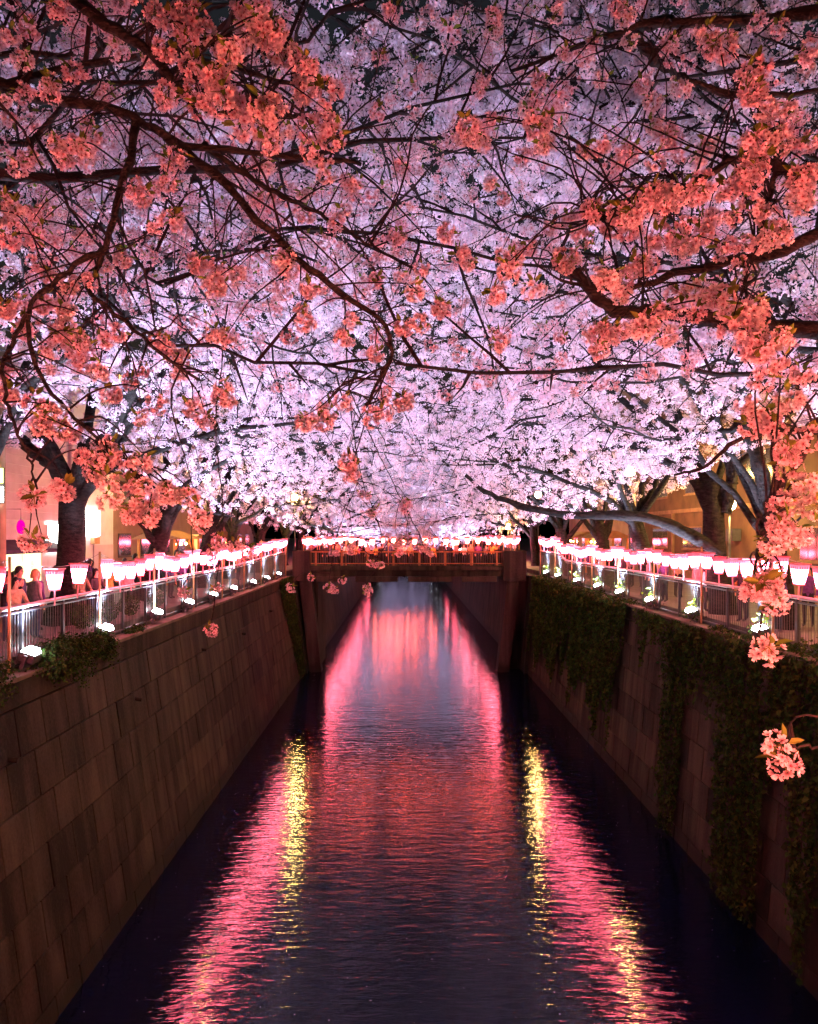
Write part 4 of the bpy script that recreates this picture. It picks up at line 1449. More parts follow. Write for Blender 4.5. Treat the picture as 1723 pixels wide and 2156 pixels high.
def ivy_right():
    r = np.random.default_rng(5)
    N = 130000
    Y = 9.0 + (YB0 - 10.2) * r.uniform(0, 1, N)
    h = r.uniform(0, 1, N) ** 1.05          # 0 at the coping, 1 at the water
    n1 = vnoise(Y, h * 3, 1.0)
    # how far down the ivy hangs at each point along the wall
    drop = np.interp(Y, [9, 10.3, 10.6, 12.2, 12.5, 13.3, 13.6, 15.0, 15.2, 15.6, 15.9, 17.2, 17.5, 19.5, 20.0, 22.5, 22.9, 24.0, 24.4, 29.4, 29.9, 33, 40, 50],
                     [1.1, 1.1, 0.45, 0.40, 1.1, 1.05, 0.45, 0.40, 1.05, 0.95, 0.45, 0.38, 1.1, 1.0, 0.26, 0.18, 1.0, 0.9, 0.07, 0.05, 0.92, 0.95, 0.90, 0.86])
    drop = drop + 0.16 * vnoise(Y * 2.3, h * 1.2, 4.0) + 0.10 * vnoise(Y * 9.0, h * 0.3, 9.0) + r.normal(0, 0.035, N)
    k = (h < drop) & (r.uniform(size=N) < np.where(n1 < -0.55, 0.25, 0.95))
    # thin bare streaks low down on the far stretch
    k &= ~((Y > 30) & (h > 0.62 + 0.25 * vnoise(Y * 1.9, h * 0, 7.0)))
    Y, h = Y[k], h[k]
    n = len(Y)
    z = ZR + 0.06 - h * (ZR - 0.05)
    x = CR + (WR - CR) * (1 - z / ZR).clip(0, 1)
    bulge = 0.05 + 0.30 * (0.5 + 0.5 * vnoise(Y * 1.6, z * 1.4, 2.0)) * np.clip(1.2 - h * 0.5, 0, 1) + 0.08 * vnoise(Y * 6, z * 5, 3.0).clip(0, 1) + r.exponential(0.04, n)
    pos = np.stack([x - bulge, Y, z], 1)
    nrm = np.tile(np.array([-1.0, -0.1, 0.35]), (n, 1))
    size = (0.045 + 0.13 * r.uniform(0, 1, n) ** 2.2) * np.where(Y > 30, 1.25, 1.0)
    # growth over the coping and round the railing foot
    m = 9000
    Y2 = r.uniform(9.5, YB0 - 2, m)
    tall = 0.10 + 0.22 * np.clip(vnoise(Y2 * 1.3, 0 * Y2, 3.0), 0, 1) + 0.25 * np.exp(-((Y2 - 15.5) / 3.0) ** 2)
    keepm = (Y2 < 21.5) | (Y2 > 29)
    x2 = CR - 0.18 + r.uniform(0, 0.48, m)
    p2 = np.stack([x2, Y2, ZR + 0.02 + tall * r.uniform(0, 1, m)], 1)[keepm]
    n2 = np.tile(np.array([-0.5, -0.3, 1.0]), (len(p2), 1))
    pos, nrm = np.vstack([pos, p2]), np.vstack([nrm, n2])
    size = np.concatenate([size, r.uniform(0.05, 0.10, len(p2))])
    # sprigs round each floodlight; the upper ones carry its glow in their colour
    brightened = []
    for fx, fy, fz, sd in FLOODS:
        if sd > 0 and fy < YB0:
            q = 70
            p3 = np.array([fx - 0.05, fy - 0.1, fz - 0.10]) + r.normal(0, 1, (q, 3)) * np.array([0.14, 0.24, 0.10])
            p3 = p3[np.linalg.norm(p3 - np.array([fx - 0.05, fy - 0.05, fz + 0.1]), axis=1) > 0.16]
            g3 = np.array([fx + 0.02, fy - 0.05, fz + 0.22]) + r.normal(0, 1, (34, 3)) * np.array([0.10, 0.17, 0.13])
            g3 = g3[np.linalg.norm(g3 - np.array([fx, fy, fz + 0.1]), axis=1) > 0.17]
            brightened.append(g3)
            pos, nrm = np.vstack([pos, p3]), np.vstack([nrm, np.tile([-0.3, -0.6, 0.7], (len(p3), 1))])
            size = np.concatenate([size, r.uniform(0.05, 0.09, len(p3))])
    fp = np.concatenate(brightened)
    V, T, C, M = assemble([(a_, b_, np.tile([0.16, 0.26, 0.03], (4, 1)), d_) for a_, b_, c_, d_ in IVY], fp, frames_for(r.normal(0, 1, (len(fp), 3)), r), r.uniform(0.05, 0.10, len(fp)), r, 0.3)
    add("brightened_leaves", mesh_np("brightened_leaves", V, T, [M_LEAF], tint=C), label="fresh yellow green sprigs round the floodlights, their glow put into the leaf colour", cat="leaves", kind="stuff")
    add("ivy", leaves_mesh("ivy", pos, nrm, size, r), label="dark ivy curtains hanging down the wall below the crowded lanterns", cat="ivy", kind="stuff")


ivy_right()


def ivy_left():
    r = np.random.default_rng(6)
    N = 9000
    Y = r.uniform(45.2, YB0 - 1.2, N)
    h = r.uniform(0, 1, N)
    k = h < np.interp(Y, [45, 46.5, 47.5, 50], [0.1, 0.5, 0.95, 1.0]) + r.normal(0, 0.05, N)
    Y, h = Y[k], h[k]
    z = ZL + 0.1 - h * ZL
    x = CL + (WL - CL) * (1 - z / ZL).clip(0, 1)
    pos = np.stack([x + 0.05 + r.exponential(0.06, len(Y)), Y, z], 1)
    add("ivy", leaves_mesh("ivy", pos, np.tile([1.0, -0.1, 0.3], (len(pos), 1)), r.uniform(0.08, 0.14, len(pos)), r), label="strip of dark ivy beside the bridge on the bare wall", cat="ivy", kind="stuff")


ivy_left()


def shrub(c, ext, n, seed, label, size=(0.04, 0.075), droop=0.0, ball=False):
    r = np.random.default_rng(seed)
    d = r.normal(size=(n, 3))
    d /= np.linalg.norm(d, axis=1)[:, None]
    rad = r.uniform(0.75, 1.0, n) if ball else r.uniform(0.2, 1.0, n) ** 0.5 * (1 + 0.25 * np.sin(d[:, 1] * 9 + seed) * np.sin(d[:, 2] * 7))
    p = d * rad[:, None] * np.array(ext)
    p[:, 2] -= droop * np.clip(p[:, 0] / ext[0], 0, 1) ** 2
    root = empty("shrub", (c[0], c[1], c[2] - ext[2]), label, "shrub", "shrubs along the railing")
    off = np.array([0, 0, ext[2]])
    add("foliage", leaves_mesh("foliage", p + off, d + np.array([0, 0, 0.4]), r.uniform(*size, n), r), root, kind="stuff")
    lines = []
    for q in range(7):
        e = d[q] * np.array(ext) * 0.8 + off
        lines.append((smoothpath([np.array([0, 0, 0.0]), e * 0.5 + np.array([0, 0, 0.1]), e], 5), np.linspace(0.012, 0.004, 5)))
    V, T = tubes_np(lines, 4)
    add("stem", mesh_np("stem", V, T, [M_TWIG]), root)


shrub((-7.70, 13.4, 6.75), (0.45, 1.0, 0.42), 2200, 31, "tangled shrub round the nearest floodlight at the picture's edge", droop=0.35)
shrub((-7.62, 16.6, 6.70), (0.52, 1.35, 0.45), 3800, 32, "tangled russet green shrub spilling over the wall between the two nearest floodlights", droop=0.55)
shrub((-7.66, 18.6, 6.68), (0.42, 0.85, 0.34), 1900, 33, "low shrub spilling over the wall beside the second nearest floodlight", droop=0.45)
shrub((-7.75, 21.4, 6.64), (0.22, 0.7, 0.14), 500, 34, "small low plant on the coping past the second floodlight")
for i, (yy, rr_) in enumerate(((19.9, 0.36), (21.5, 0.33), (23.2, 0.34), (25.6, 0.36))):
    shrub((-8.60, yy, G + rr_), (rr_, rr_ * 1.1, rr_), 900, 40 + i, "%s clipped round shrub behind the railing, counting from the picture's edge" % ordw(i), size=(0.03, 0.055), ball=True)
shrub((9.75, 14.8, G + 0.3), (0.4, 0.9, 0.35), 1300, 46, "leafy yellow green shrub behind the railing above the ivy wall")
shrub((9.72, 34.0, G + 0.35), (0.35, 1.6, 0.45), 1300, 47, "hedge like shrub behind the railing midway along the ivy wall")

# ------------------------------------------------------------------ buildings
M_CLAD = mat("pale_cladding", (0.50, 0.43, 0.48), 0.6, 0.12, 1.5)
M_SHOPW = mat("pale_shop_wall", (0.60, 0.58, 0.60), 0.6, 0.1, 2)
M_AWN = mat("purple_awning", (0.07, 0.03, 0.10), 0.8, 0.25, 3)
M_SIGN = emit("lit_white_sign", (1.0, 0.95, 0.85), 12.0, 0.1, 2)
M_SIGNY = emit("lit_yellow_sign", (0.85, 1.0, 0.22), 3.0)
M_SHOPI = emit("lit_shop_interior", (1.0, 0.82, 0.38), 1.6, 0.5, 3)
M_DARK = mat("dark_trim", (0.04, 0.035, 0.04), 0.6, 0.3, 4)
M_MAG = emit("magenta_disc", (1.0, 0.0, 0.30), 0.8)
M_STUC = mat("brown_stucco", (0.085, 0.042, 0.022), 0.85, 0.35, 1.2, bump=0.2, bscale=25)
M_BRICK2 = mat("brown_trim", (0.18, 0.10, 0.06), 0.8, 0.25, 3)
M_GLASSD = mat("dark_window_glass", (0.03, 0.025, 0.03), 0.1, 0.3, 2, spec=0.6)
M_FARB = mat("far_wall_plaster", (0.22, 0.15, 0.12), 0.85, 0.25, 0.8)
M_WINLIT = emit("lit_far_window", (1.0, 0.5, 0.15), 1.1, 0.4, 2)


def wbox(root, name, m, y0, y1, z0, z1, x0, x1, bevel=0.0, kind=None):
    """box child given in world coordinates"""
    lo = root.location
    o = MB().box((min(x0, x1) - lo.x, y0 - lo.y, z0 - lo.z), (max(x0, x1) - lo.x, y1 - lo.y, z1 - lo.z)).obj(name, m, root, bevel=bevel)
    if kind:
        o["kind"] = kind
    return o


def window(root, s, xf, y0, y1, z0, z1, pane_m, frame_m, n=2):
    """frame proud of the wall, panes set back in it; s: +1 building stands at +x"""
    lo = root.location
    w = wbox(root, "window", frame_m, y0, y1, z0, z1, xf - s * 0.03, xf + s * 0.02)
    for k in range(n):
        a = y0 + 0.05 + (y1 - y0 - 0.05) * k / n
        b = y0 + (y1 - y0 - 0.05) * (k + 1) / n
        o = MB().box((min(xf - s * 0.045, xf - s * 0.033) - lo.x, a - lo.y, z0 + 0.06 - lo.z), (max(xf - s * 0.045, xf - s * 0.033) - lo.x, b - lo.y, z1 - 0.06 - lo.z)).obj("pane", pane_m, w)
    o = MB().box((min(xf - s * 0.10, xf - s * 0.031) - lo.x, y0 - 0.05 - lo.y, z0 - 0.07 - lo.z), (max(xf - s * 0.10, xf - s * 0.031) - lo.x, y1 + 0.05 - lo.y, z0 - 0.003 - lo.z)).obj("sill", frame_m, w)


xf = -14.5
sh = empty("shop_building", (-18, 25, G), "pale lit shop building behind the forked trunk, with white sign panels and dark awning", "building")
wbox(sh, "wall", M_SHOPW, 12, 37, G, 16.6, -22, xf)
for k in range(19):
    wbox(sh, "cladding_board", M_CLAD, 12.02, 31.9, 9.95 + k * 0.345, 9.95 + k * 0.345 + 0.325, xf - 0.0, xf + 0.03)
wbox(sh, "sign_panel", M_SIGN, 32.9, 35.1, 9.35, 10.5, xf + 0.003, xf + 0.12)
wbox(sh, "sign_panel", M_SIGN, 30.0, 31.9, 8.75, 9.80, xf + 0.003, xf + 0.10)
wbox(sh, "sign_band", MATS["pale_shop_wall"], 24.0, 29.9, 9.22, 9.80, xf + 0.003, xf + 0.16)
wbox(sh, "vent_box", MATS["pole_wood"], 34.3, 34.9, 8.95, 9.25, xf + 0.003, xf + 0.2)
wbox(sh, "shutter", M_SHOPW, 32.4, 34.4, G + 0.05, 8.9, xf + 0.003, xf + 0.05)
wbox(sh, "shutter", M_CLAD, 34.6, 36.9, G + 0.05, 8.9, xf + 0.003, xf + 0.05)
wbox(sh, "downpipe", M_CLAD, 32.05, 32.2, G, 16.0, xf + 0.003, xf + 0.14)
lo = sh.location
MB().hexa([(xf + 0.01 - lo.x, 24.0 - lo.y, 8.95 - lo.z), (xf + 1.2 - lo.x, 24.0 - lo.y, 8.72 - lo.z), (xf + 1.2 - lo.x, 29.8 - lo.y, 8.72 - lo.z), (xf + 0.01 - lo.x, 29.8 - lo.y, 8.95 - lo.z),
           (xf + 0.01 - lo.x, 24.0 - lo.y, 9.2 - lo.z), (xf + 1.2 - lo.x, 24.0 - lo.y, 8.86 - lo.z), (xf + 1.2 - lo.x, 29.8 - lo.y, 8.86 - lo.z), (xf + 0.01 - lo.x, 29.8 - lo.y, 9.2 - lo.z)]).obj("awning", M_AWN, sh)
window(sh, -1, xf, 24.2, 26.2, 7.5, 8.8, M_SHOPI, M_DARK, 2)
window(sh, -1, xf, 26.6, 29.6, 7.5, 8.8, M_SHOPI, M_DARK, 4)
window(sh, -1, xf, 18.0, 21.5, 7.4, 8.8, M_SHOPI, M_DARK, 3)
wbox(sh, "banner", M_AWN, 26.22, 26.55, 7.2, 8.68, xf + 0.02, xf + 0.08)
dk = MB().tube([(0, 0, 0), (0.06, 0, 0)], 0.24, 16).obj("round_sign", M_MAG, loc=(-13.2, 25.5, 9.65), label="small magenta disc sign hung before the shop awning", cat="sign")
MB().tube([(0.03, 0, 0.24), (0.03, 0, 0.62), (-1.15, 0, 0.62)], 0.012, 5).obj("hanger", M_DARK, dk)

up = empty("sign_pole", (-10.55, 19.4, G), "tall pale pole with stacked lit yellow and white signs at the picture's edge", "pole")
MB().tube([(0, 0, 0), (0, 0, 8.5)], [0.14, 0.11], 10).obj("pole", mat("pole_concrete", (0.40, 0.30, 0.2), 0.8, 0.2, 3), up, smooth=True)
MB().box((-0.22, -0.24, 3.88), (0.16, -0.16, 4.26)).obj("sign_panel", M_SIGNY, up)
MB().box((-0.22, -0.24, 3.38), (0.16, -0.16, 3.78)).obj("sign_panel", M_SIGN, up)
MB().box((-0.24, -0.155, 3.36), (0.18, -0.13, 4.28)).obj("sign_back", M_DARK, up)

xf = 15.0
bb = empty("brown_building", (19, 30, G), "orange lit brown building with dark windows behind the ivy wall trees", "building")
wbox(bb, "wall", M_STUC, 14, 46, G, 17.5, xf, 23)
wbox(bb, "string_course", M_BRICK2, 13.95, 46.05, 10.55, 10.75, xf - 0.08, xf - 0.002)
wbox(bb, "plinth", M_BRICK2, 13.95, 46.05, G, 7.5, xf - 0.06, xf - 0.002)
for y0, y1, z0, z1 in ((37.2, 39.7, 8.65, 9.8), (42.0, 44.5, 8.65, 9.8), (26.2, 28.0, 8.4, 9.7), (18.5, 20.3, 8.4, 9.8), (36.8, 39.4, 11.5, 13.0), (42, 44.5, 11.5, 13), (30.0, 32.4, 11.5, 13.0), (24, 26.4, 11.5, 13.0), (18, 20.4, 11.5, 13.0)):
    window(bb, 1, xf, y0, y1, z0, z1, M_GLASSD, M_BRICK2, 3)
wbox(bb, "vent_box", M_DARK, 32.9, 33.6, 9.1, 9.65, xf - 0.4, xf - 0.003)
for yy in (22.3, 29.2, 35.4, 41.0):
    wbox(bb, "downpipe", M_BRICK2, yy, yy + 0.14, 7.51, 10.54, xf - 0.14, xf - 0.003)
wbox(bb, "door", M_DARK, 30.2, 31.4, 7.51, 9.3, xf - 0.05, xf - 0.003)

for nm, x0, x1, y0, y1, zt, s, lb in (("apartment_building", 17, 26, 49, 76, 21, 1, "tall dim block beyond the bridge with a few orange lit windows"),
                                      ("apartment_building", -26, -16, 40, 58, 19, -1, "dim block past the white shop with orange lit windows"),
                                      ("apartment_building", -27, -17, 60, 84, 17, -1, "dim far block on the shop side beyond the bridge")):
    rt = empty(nm, ((x0 + x1) / 2, (y0 + y1) / 2, G), lb, "building", "far buildings")
    wbox(rt, "wall", M_FARB, y0, y1, G, zt, x0, x1)
    wbox(rt, "parapet", M_DARK, y0 - 0.1, y1 + 0.1, zt + 0.003, zt + 0.35, x0 - 0.1, x1 + 0.1)
    rr_ = np.random.default_rng(int(y0))
    face = x0 if s > 0 else x1
    yy = y0 + 1.5
    while yy + 2 < y1:
        zz = G + 1.3
        while zz + 1.4 < zt:
            window(rt, s, face, yy, yy + 1.9, zz, zz + 1.3, M_WINLIT if rr_.uniform() < 0.3 else M_GLASSD, M_DARK, 2)
            zz += 3.0
        yy += 3.6

# food stall with bulbs
M_STALLW = mat("stall_timber", (0.55, 0.24, 0.06), 0.6, 0.2, 5)
M_BULB = emit("warm_bulb", (1.0, 0.55, 0.12), 60.0)
for sx_, sy_, rz_, lb in ((-12.3, 38.5, 0, "orange lit timber food stall with bare bulbs past the white shop"), (-12.0, 48.2, 0, "orange lit food stall beside the shop end of the bridge"),
                          (13.0, 47.6, math.pi, "orange lit food stall beside the ivy wall end of the bridge"), (13.2, 54.5, math.pi, "orange lit food stall just past the ivy wall end of the bridge")):
    st = empty("food_stall", (sx_, sy_, G), lb, "stall", "orange lit food stalls", rz_)
    for dx in (-0.9, 0.9):
        for dy in (-1.6, 1.6):
            MB().box((dx - 0.05, dy - 0.05, 0), (dx + 0.05, dy + 0.05, 2.3)).obj("post", M_STALLW, st)
    for dy in (-1.55, 1.55):
        MB().tube([(0.9, dy, 1.65), (0.9, dy * 0.55, 2.28)], 0.04, 5).obj("brace", M_STALLW, st)
    MB().hexa([(-1.2, -1.9, 2.303), (1.4, -1.9, 2.303), (1.4, 1.9, 2.303), (-1.2, 1.9, 2.303), (-0.2, -1.9, 2.75), (0.1, -1.9, 2.75), (0.1, 1.9, 2.75), (-0.2, 1.9, 2.75)]).obj("roof", mat("stall_roof", (0.25, 0.13, 0.06), 0.8, 0.2, 4), st)
    MB().box((0.45, -1.5, 0.0), (0.84, 1.5, 0.95)).obj("counter", M_STALLW, st)
    for dy in (-0.9, 0.1, 1.0):
        MB().ball((0.7, dy, 2.05), 0.07, 8, 6).obj("bulb", M_BULB, st, smooth=True)

# ------------------------------------------------------------------ people
M_SKIN = mat("skin", (0.52, 0.30, 0.20), 0.6, 0.08, 5)
M_HAIRD = mat("dark_hair", (0.018, 0.013, 0.012), 0.5, 0.3, 20)
M_HAIRB = mat("fair_hair", (0.42, 0.20, 0.08), 0.5, 0.3, 20)
M_SHOE = mat("shoes", (0.03, 0.03, 0.03), 0.5, 0.2, 8)
CLOTH = {}


def cloth(name, c):
    if name not in CLOTH:
        CLOTH[name] = mat("cloth_" + name, c, 0.85, 0.3, 14)
    return CLOTH[name]


def body_mesh(pose):
    J, E, Rd = [], [], []
    def j(p, r, par=None):
        J.append(p); Rd.append(r)
        if par is not None:
            E.append((par, len(J) - 1))
        return len(J) - 1
    pel = j((0, 0, 0.94), (0.15, 0.115))
    wa = j((0, 0.005, 1.08), (0.135, 0.10), pel)
    ch = j((0, 0.0, 1.26), (0.165, 0.12), wa)
    nb_ = j((0, 0.005, 1.40), (0.085, 0.07), ch)
    nk = j((0, -0.005, 1.47), (0.052, 0.052), nb_)
    hd = j((0, -0.02, 1.555), (0.074, 0.088), nk)
    hc = j((0, -0.015, 1.62), (0.076, 0.092), hd)
    ht = j((0, -0.01, 1.685), (0.05, 0.06), hc)
    ns = j((0, -0.115, 1.575), (0.012, 0.014), hd)
    hands = []
    for s in (-1, 1):
        sh_ = j((s * 0.165, 0.0, 1.37), (0.066, 0.066), ch)
        if pose == 'phone':
            el = j((s * 0.20, -0.14, 1.16), (0.05, 0.05), sh_)
            wr = j((s * 0.07, -0.33, 1.37), (0.036, 0.036), el)
            ha = j((s * 0.045, -0.36, 1.45), (0.034, 0.026), wr)
        elif pose == 'rail':
            el = j((s * 0.23, -0.10, 1.12), (0.05, 0.05), sh_)
            wr = j((s * 0.16, -0.34, 1.06), (0.036, 0.036), el)
            ha = j((s * 0.14, -0.42, 1.05), (0.036, 0.024), wr)
        else:
            el = j((s * 0.225, 0.03, 1.11), (0.05, 0.05), sh_)
            wr = j((s * 0.225, -0.05, 0.88), (0.036, 0.036), el)
            ha = j((s * 0.215, -0.075, 0.80), (0.028, 0.038), wr)
        hands.append(np.array(J[ha]))
        hv = unit(np.array(J[ha]) - np.array(J[wr]))
        for q, ln in enumerate((0.07, 0.085, 0.08, 0.06)):
            off = np.array([0, 0.018 * (q - 1.5), 0]) if pose == 'down' else np.array([0.016 * (q - 1.5), 0, 0])
            j(tuple(np.array(J[ha]) + hv * ln + off), (0.009, 0.009), ha)
        j(tuple(np.array(J[ha]) + hv * 0.02 + np.array([-s * 0.035, -0.02, 0])), (0.011, 0.011), ha)
        hip = j((s * 0.09, 0, 0.86), (0.09, 0.10), pel)
        kn = j((s * 0.10, -0.02, 0.50), (0.064, 0.07), hip)
        an = j((s * 0.10, 0.02, 0.10), (0.042, 0.05), kn)
        j((s * 0.11, -0.13, 0.045), (0.04, 0.035), an)
    me = bpy.data.meshes.new("skeleton")
    me.from_pydata(J, E, [])
    ob = bpy.data.objects.new("skeleton", me)
    COL.objects.link(ob)
    md = ob.modifiers.new("skin", 'SKIN')
    md.use_smooth_shade = True
    for k, v in enumerate(me.skin_vertices[0].data):
        v.radius = Rd[k]
        v.use_root = (k == 0)
    sb = ob.modifiers.new("sub", 'SUBSURF')
    sb.levels = 1
    sb.render_levels = 1
    dg = bpy.context.evaluated_depsgraph_get()
    ev = ob.evaluated_get(dg)
    out = bpy.data.meshes.new_from_object(ev)
    bpy.data.objects.remove(ob)
    out.name = "body"
    out.materials.clear()
    for _ in range(4):
        out.materials.append(M_SKIN)
    for p in out.polygons:
        c = np.array(p.center)
        mi = 0
        if c[2] > 1.43 and abs(c[0]) < 0.12 and c[1] > -0.2:
            mi = 2
        elif min(np.linalg.norm(c - h) for h in hands) < 0.10:
            mi = 2
        elif c[2] < 0.09:
            mi = 3
        elif c[2] < 0.93 and abs(c[0]) < 0.19:
            mi = 1
        p.material_index = mi
        p.use_smooth = True
    return out


BODY = {k: body_mesh(k) for k in ('down', 'phone', 'rail')}


def hair_mesh(long):
    mb = MB()
    seg, rings = 12, 7
    V, Fc = [(0, 0.0, 1.738)], []
    for i in range(1, rings + 1):
        t = i / rings
        for k in range(seg):
            a = 2 * math.pi * k / seg
            back = 0.5 + 0.5 * math.sin(a)            # 1 at the back of the head
            lowest = 1.60 - (0.10 + (0.18 if long else 0)) * back ** 0.7 + (0.055 if back < 0.18 else 0.0)
            z = 1.738 - (1.738 - lowest) * t ** 1.25
            q = math.sqrt(max(0.0, 1 - max(0, (z - 1.60) / 0.140) ** 2))
            V.append((0.089 * q * math.cos(a), 0.002 + 0.104 * q * math.sin(a) + (0.012 if z < 1.6 else 0), z))
    for k in range(seg):
        Fc.append((0, 1 + k, 1 + (k + 1) % seg))
    for i in range(rings - 1):
        for k in range(seg):
            k2 = (k + 1) % seg
            Fc.append((1 + i * seg + k, 1 + (i + 1) * seg + k, 1 + (i + 1) * seg + k2, 1 + i * seg + k2))
    return mb.raw(V, Fc).mesh("hair", M_HAIRD, smooth=True)


HAIR = {True: hair_mesh(True), False: hair_mesh(False)}
EYE_ME = MB().ball((0, 0, 0), 0.011, 6, 4).mesh("eye", M_HAIRD)
MOUTH_ME = MB().box((-0.022, -0.006, -0.005), (0.022, 0.004, 0.005)).mesh("mouth", mat("lips", (0.35, 0.10, 0.09), 0.5, 0.1, 5))


def person(x, y, z, rz, pose, h, top, bottom, label, longhair=False, fair=False, face=True, group="people along the river"):
    r = empty("person", (x, y, z), label, "person", group, rz)
    s = h / 1.735
    r.scale = (s, s, s)
    b_ = add("body", BODY[pose], r)
    for i, m in enumerate((top, bottom, M_SKIN, M_SHOE)):
        b_.material_slots[i].link = 'OBJECT'
        b_.material_slots[i].material = m
    hr = add("hair", HAIR[longhair], r)
    if fair:
        hr.material_slots[0].link = 'OBJECT'
        hr.material_slots[0].material = M_HAIRB
    if face:
        for sx in (-1, 1):
            add("eye", EYE_ME, r, (sx * 0.032, -0.098, 1.600))
        add("mouth", MOUTH_ME, r, (0, -0.098, 1.528))
    return r


c_black = cloth("black", (0.02, 0.02, 0.024)); c_navy = cloth("navy", (0.03, 0.04, 0.09)); c_grey = cloth("grey", (0.16, 0.15, 0.15)); c_tan = cloth("tan", (0.38, 0.26, 0.16))
c_rose = cloth("rose", (0.42, 0.20, 0.20)); c_white = cloth("white", (0.62, 0.58, 0.56)); c_olive = cloth("olive", (0.12, 0.11, 0.06)); c_purple = cloth("purple", (0.10, 0.04, 0.16)); c_must = cloth("mustard", (0.42, 0.26, 0.05))
TO_RIVER_L = R(90)       # a figure faces -y; this turns it to +x
TO_RIVER_R = R(-90)
for (x, y, rz, pose, h, tp_, bt, lb, lh, fr_) in (
        (-8.75, 16.7, 60, 'rail', 1.60, c_tan, c_black, "woman in a tan top with long dark hair at the picture's edge railing", True, False),
        (-9.5, 18.3, 80, 'down', 1.78, c_navy, c_black, "tall person in a navy jacket behind the woman in tan", False, False),
        (-8.95, 18.0, 150, 'down', 1.72, c_grey, c_navy, "fair haired person in a mottled grey jacket turned aside before the trunk", False, True),
        (-9.6, 19.4, 70, 'down', 1.62, c_purple, c_black, "person in purple between the grey jacket and the trunk", True, False),
        (-9.3, 17.35, 90, 'phone', 1.70, c_black, c_navy, "person in black raising a phone at the picture's edge", False, False),
        (-8.9, 20.4, 50, 'rail', 1.66, c_olive, c_black, "person in olive leaning on the railing right beside the trunk", False, False),
        (-9.3, 21.6, 40, 'down', 1.80, c_black, c_black, "tall dark haired person in black past the trunk", False, False),
        (-8.85, 21.3, 60, 'rail', 1.58, c_black, c_navy, "shorter person in black before the tall one in black", True, False),
        (-8.95, 22.5, 70, 'phone', 1.64, c_must, c_black, "person in mustard holding up a phone past the trunk", False, False),
        (-9.0, 24.1, 60, 'down', 1.70, c_rose, c_black, "person in rose under the third floodlight's lanterns, shop side", False, False),
        (-9.4, 25.4, 80, 'down', 1.66, c_grey, c_black, "person in grey under the lanterns beyond the one in rose", True, False),
        (-9.2, 29.3, 80, 'down', 1.72, c_navy, c_black, "person in navy walking midway along the bare wall", False, False),
        (-9.5, 31.6, 20, 'down', 1.68, c_purple, c_black, "person in purple midway along the bare wall", True, False),
        (-9.3, 37.4, 60, 'down', 1.74, c_black, c_black, "person in black near the food stall", False, False),
        (-9.1, 40.8, 70, 'down', 1.66, c_tan, c_black, "person in tan towards the bridge along the bare wall", True, False)):
    person(x, y, G, R(rz), pose, h, tp_, bt, lb, lh, fr_)
for (x, y, rz, pose, h, tp_, bt, lb, lh) in (
        (10.0, 25.2, 100, 'down', 1.72, c_rose, c_black, "person with a pale rose coat seen from behind the lanterns, ivy wall side", False),
        (9.9, 24.3, 70, 'down', 1.62, c_white, c_black, "person in a white coat beside the rose coat", True),
        (10.1, 22.0, 170, 'down', 1.70, c_must, c_black, "person in mustard before the dark upright trunk", False),
        (9.8, 21.4, 200, 'phone', 1.74, c_black, c_black, "person in black beside the one in mustard", False),
        (9.75, 19.3, -60, 'down', 1.66, c_navy, c_black, "person in navy behind the second floodlight, ivy wall side", True),
        (9.8, 27.8, -70, 'rail', 1.70, c_purple, c_black, "person in purple at the railing past the rose coat", False),
        (9.9, 29.9, -90, 'down', 1.64, c_grey, c_black, "person in grey past the one in purple", True),
        (9.8, 33.1, -80, 'down', 1.76, c_black, c_black, "tall person in black midway along the ivy wall", False),
        (9.9, 37.0, -60, 'down', 1.66, c_tan, c_black, "person in tan far along the ivy wall", True),
        (9.85, 41.3, -70, 'down', 1.70, c_navy, c_black, "person in navy near the step in the handrail", False)):
    person(x, y, G, R(rz), pose, h, tp_, bt, lb, lh)
rq = np.random.default_rng(55)
names = [(c_black, "black"), (c_navy, "navy"), (c_grey, "grey"), (c_tan, "tan"), (c_rose, "rose"), (c_olive, "olive"), (c_purple, "purple"), (c_white, "white")]
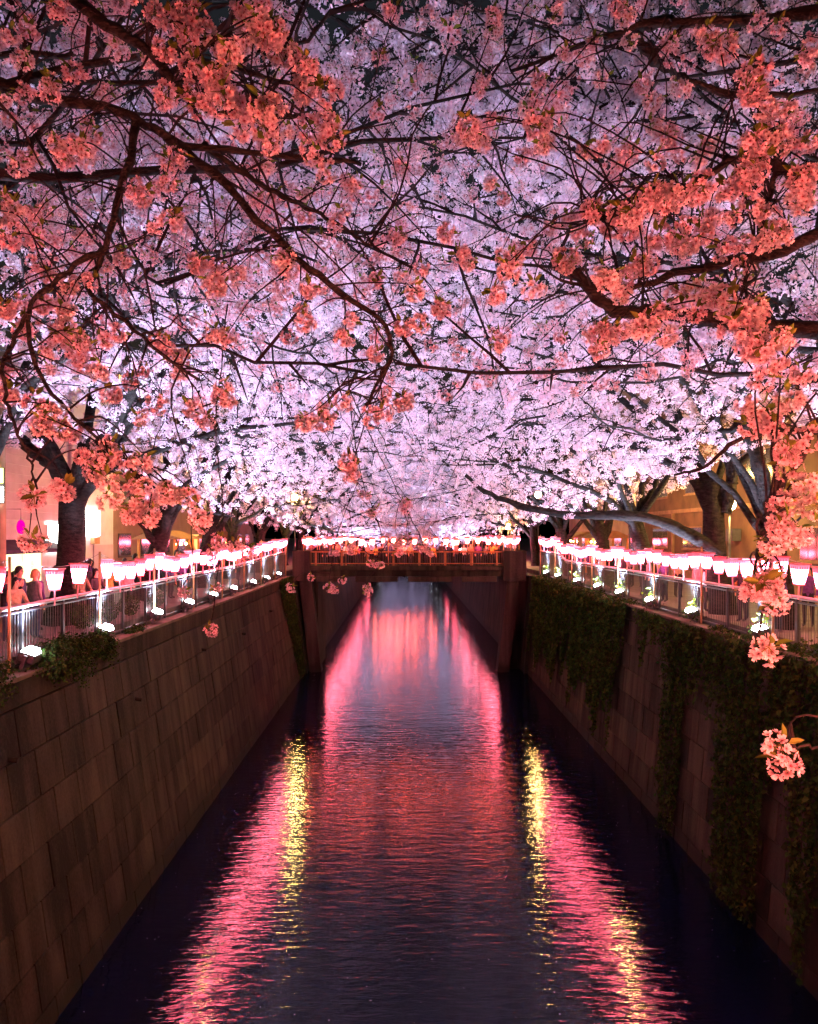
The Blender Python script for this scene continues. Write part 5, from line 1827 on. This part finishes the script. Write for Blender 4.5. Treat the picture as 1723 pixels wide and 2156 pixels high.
for sd, bank in ((-1, "bare wall"), (1, "ivy wall")):
    for i in range(26):
        yy = (17.2 if sd < 0 else 20.5) + i * (1.2 if sd < 0 else 1.12) + rq.normal(0, 0.25)
        m, nm = names[int(rq.integers(0, 8))]
        xx = (-10.3 - rq.uniform(0, 1.6)) if sd < 0 else (10.7 + rq.uniform(0, 1.6))
        person(xx, yy, G, R((90 if sd < 0 else -90) + rq.normal(0, 45)), ('down', 'phone', 'down')[i % 3], rq.uniform(1.56, 1.82), m, c_black,
               "%s person in the rear crowd along the %s, dressed in %s" % (ordw(i), bank, nm), bool(rq.integers(0, 2)), False, False)
tops = [(c_black, "black"), (c_navy, "navy"), (c_rose, "rose"), (c_white, "white"), (c_tan, "tan"), (c_purple, "purple"), (c_grey, "grey"), (c_must, "mustard")]
rp = np.random.default_rng(77)
for i in range(24):
    t = (i + 0.5) / 24
    m, nm = tops[i % 8]
    person(-5.8 + 12.3 * t + rp.normal(0, 0.1), YB0 + 0.65 + rp.uniform(0, 0.9), 7.121, R(rp.uniform(-50, 50) + (180 if i % 5 == 3 else 0)), ('down', 'rail', 'phone')[i % 3], rp.uniform(1.56, 1.78), m, c_black,
           "%s figure from the shop end on the far bridge, wearing %s" % (ordw(i), nm), bool(i % 2), False, False, "crowd on the far bridge")

# ------------------------------------------------------------------ petals floating on the river
rf = np.random.default_rng(9)
n = 1400
py_ = rf.uniform(11, 60, n)
pos = np.stack([rf.uniform(WL + 0.1, WR - 0.1, n), py_, np.full(n, 0.006)], 1)
PET = [(np.array([(-0.5, 0, 0), (0, -0.4, 0.02), (0.5, 0, 0.05), (0, 0.4, 0.02)]), np.array([(0, 1, 2), (0, 2, 3)]), np.tile(PALE2, (4, 1)), np.zeros(2, int))]
V, T, C, M_ = assemble(PET, pos, rand_rot(n, rf, 0.05), rf.uniform(0.012, 0.026, n), rf)
add("floating_petals", mesh_np("floating_petals", V, T, [M_BLOSSOM], tint=C), label="loose pale petals drifting on the dark water", cat="petals", kind="stuff")
print("TRIS", sum(len(m.polygons) for m in bpy.data.meshes), "objs", len(bpy.data.objects), "lanterns", NL[0])
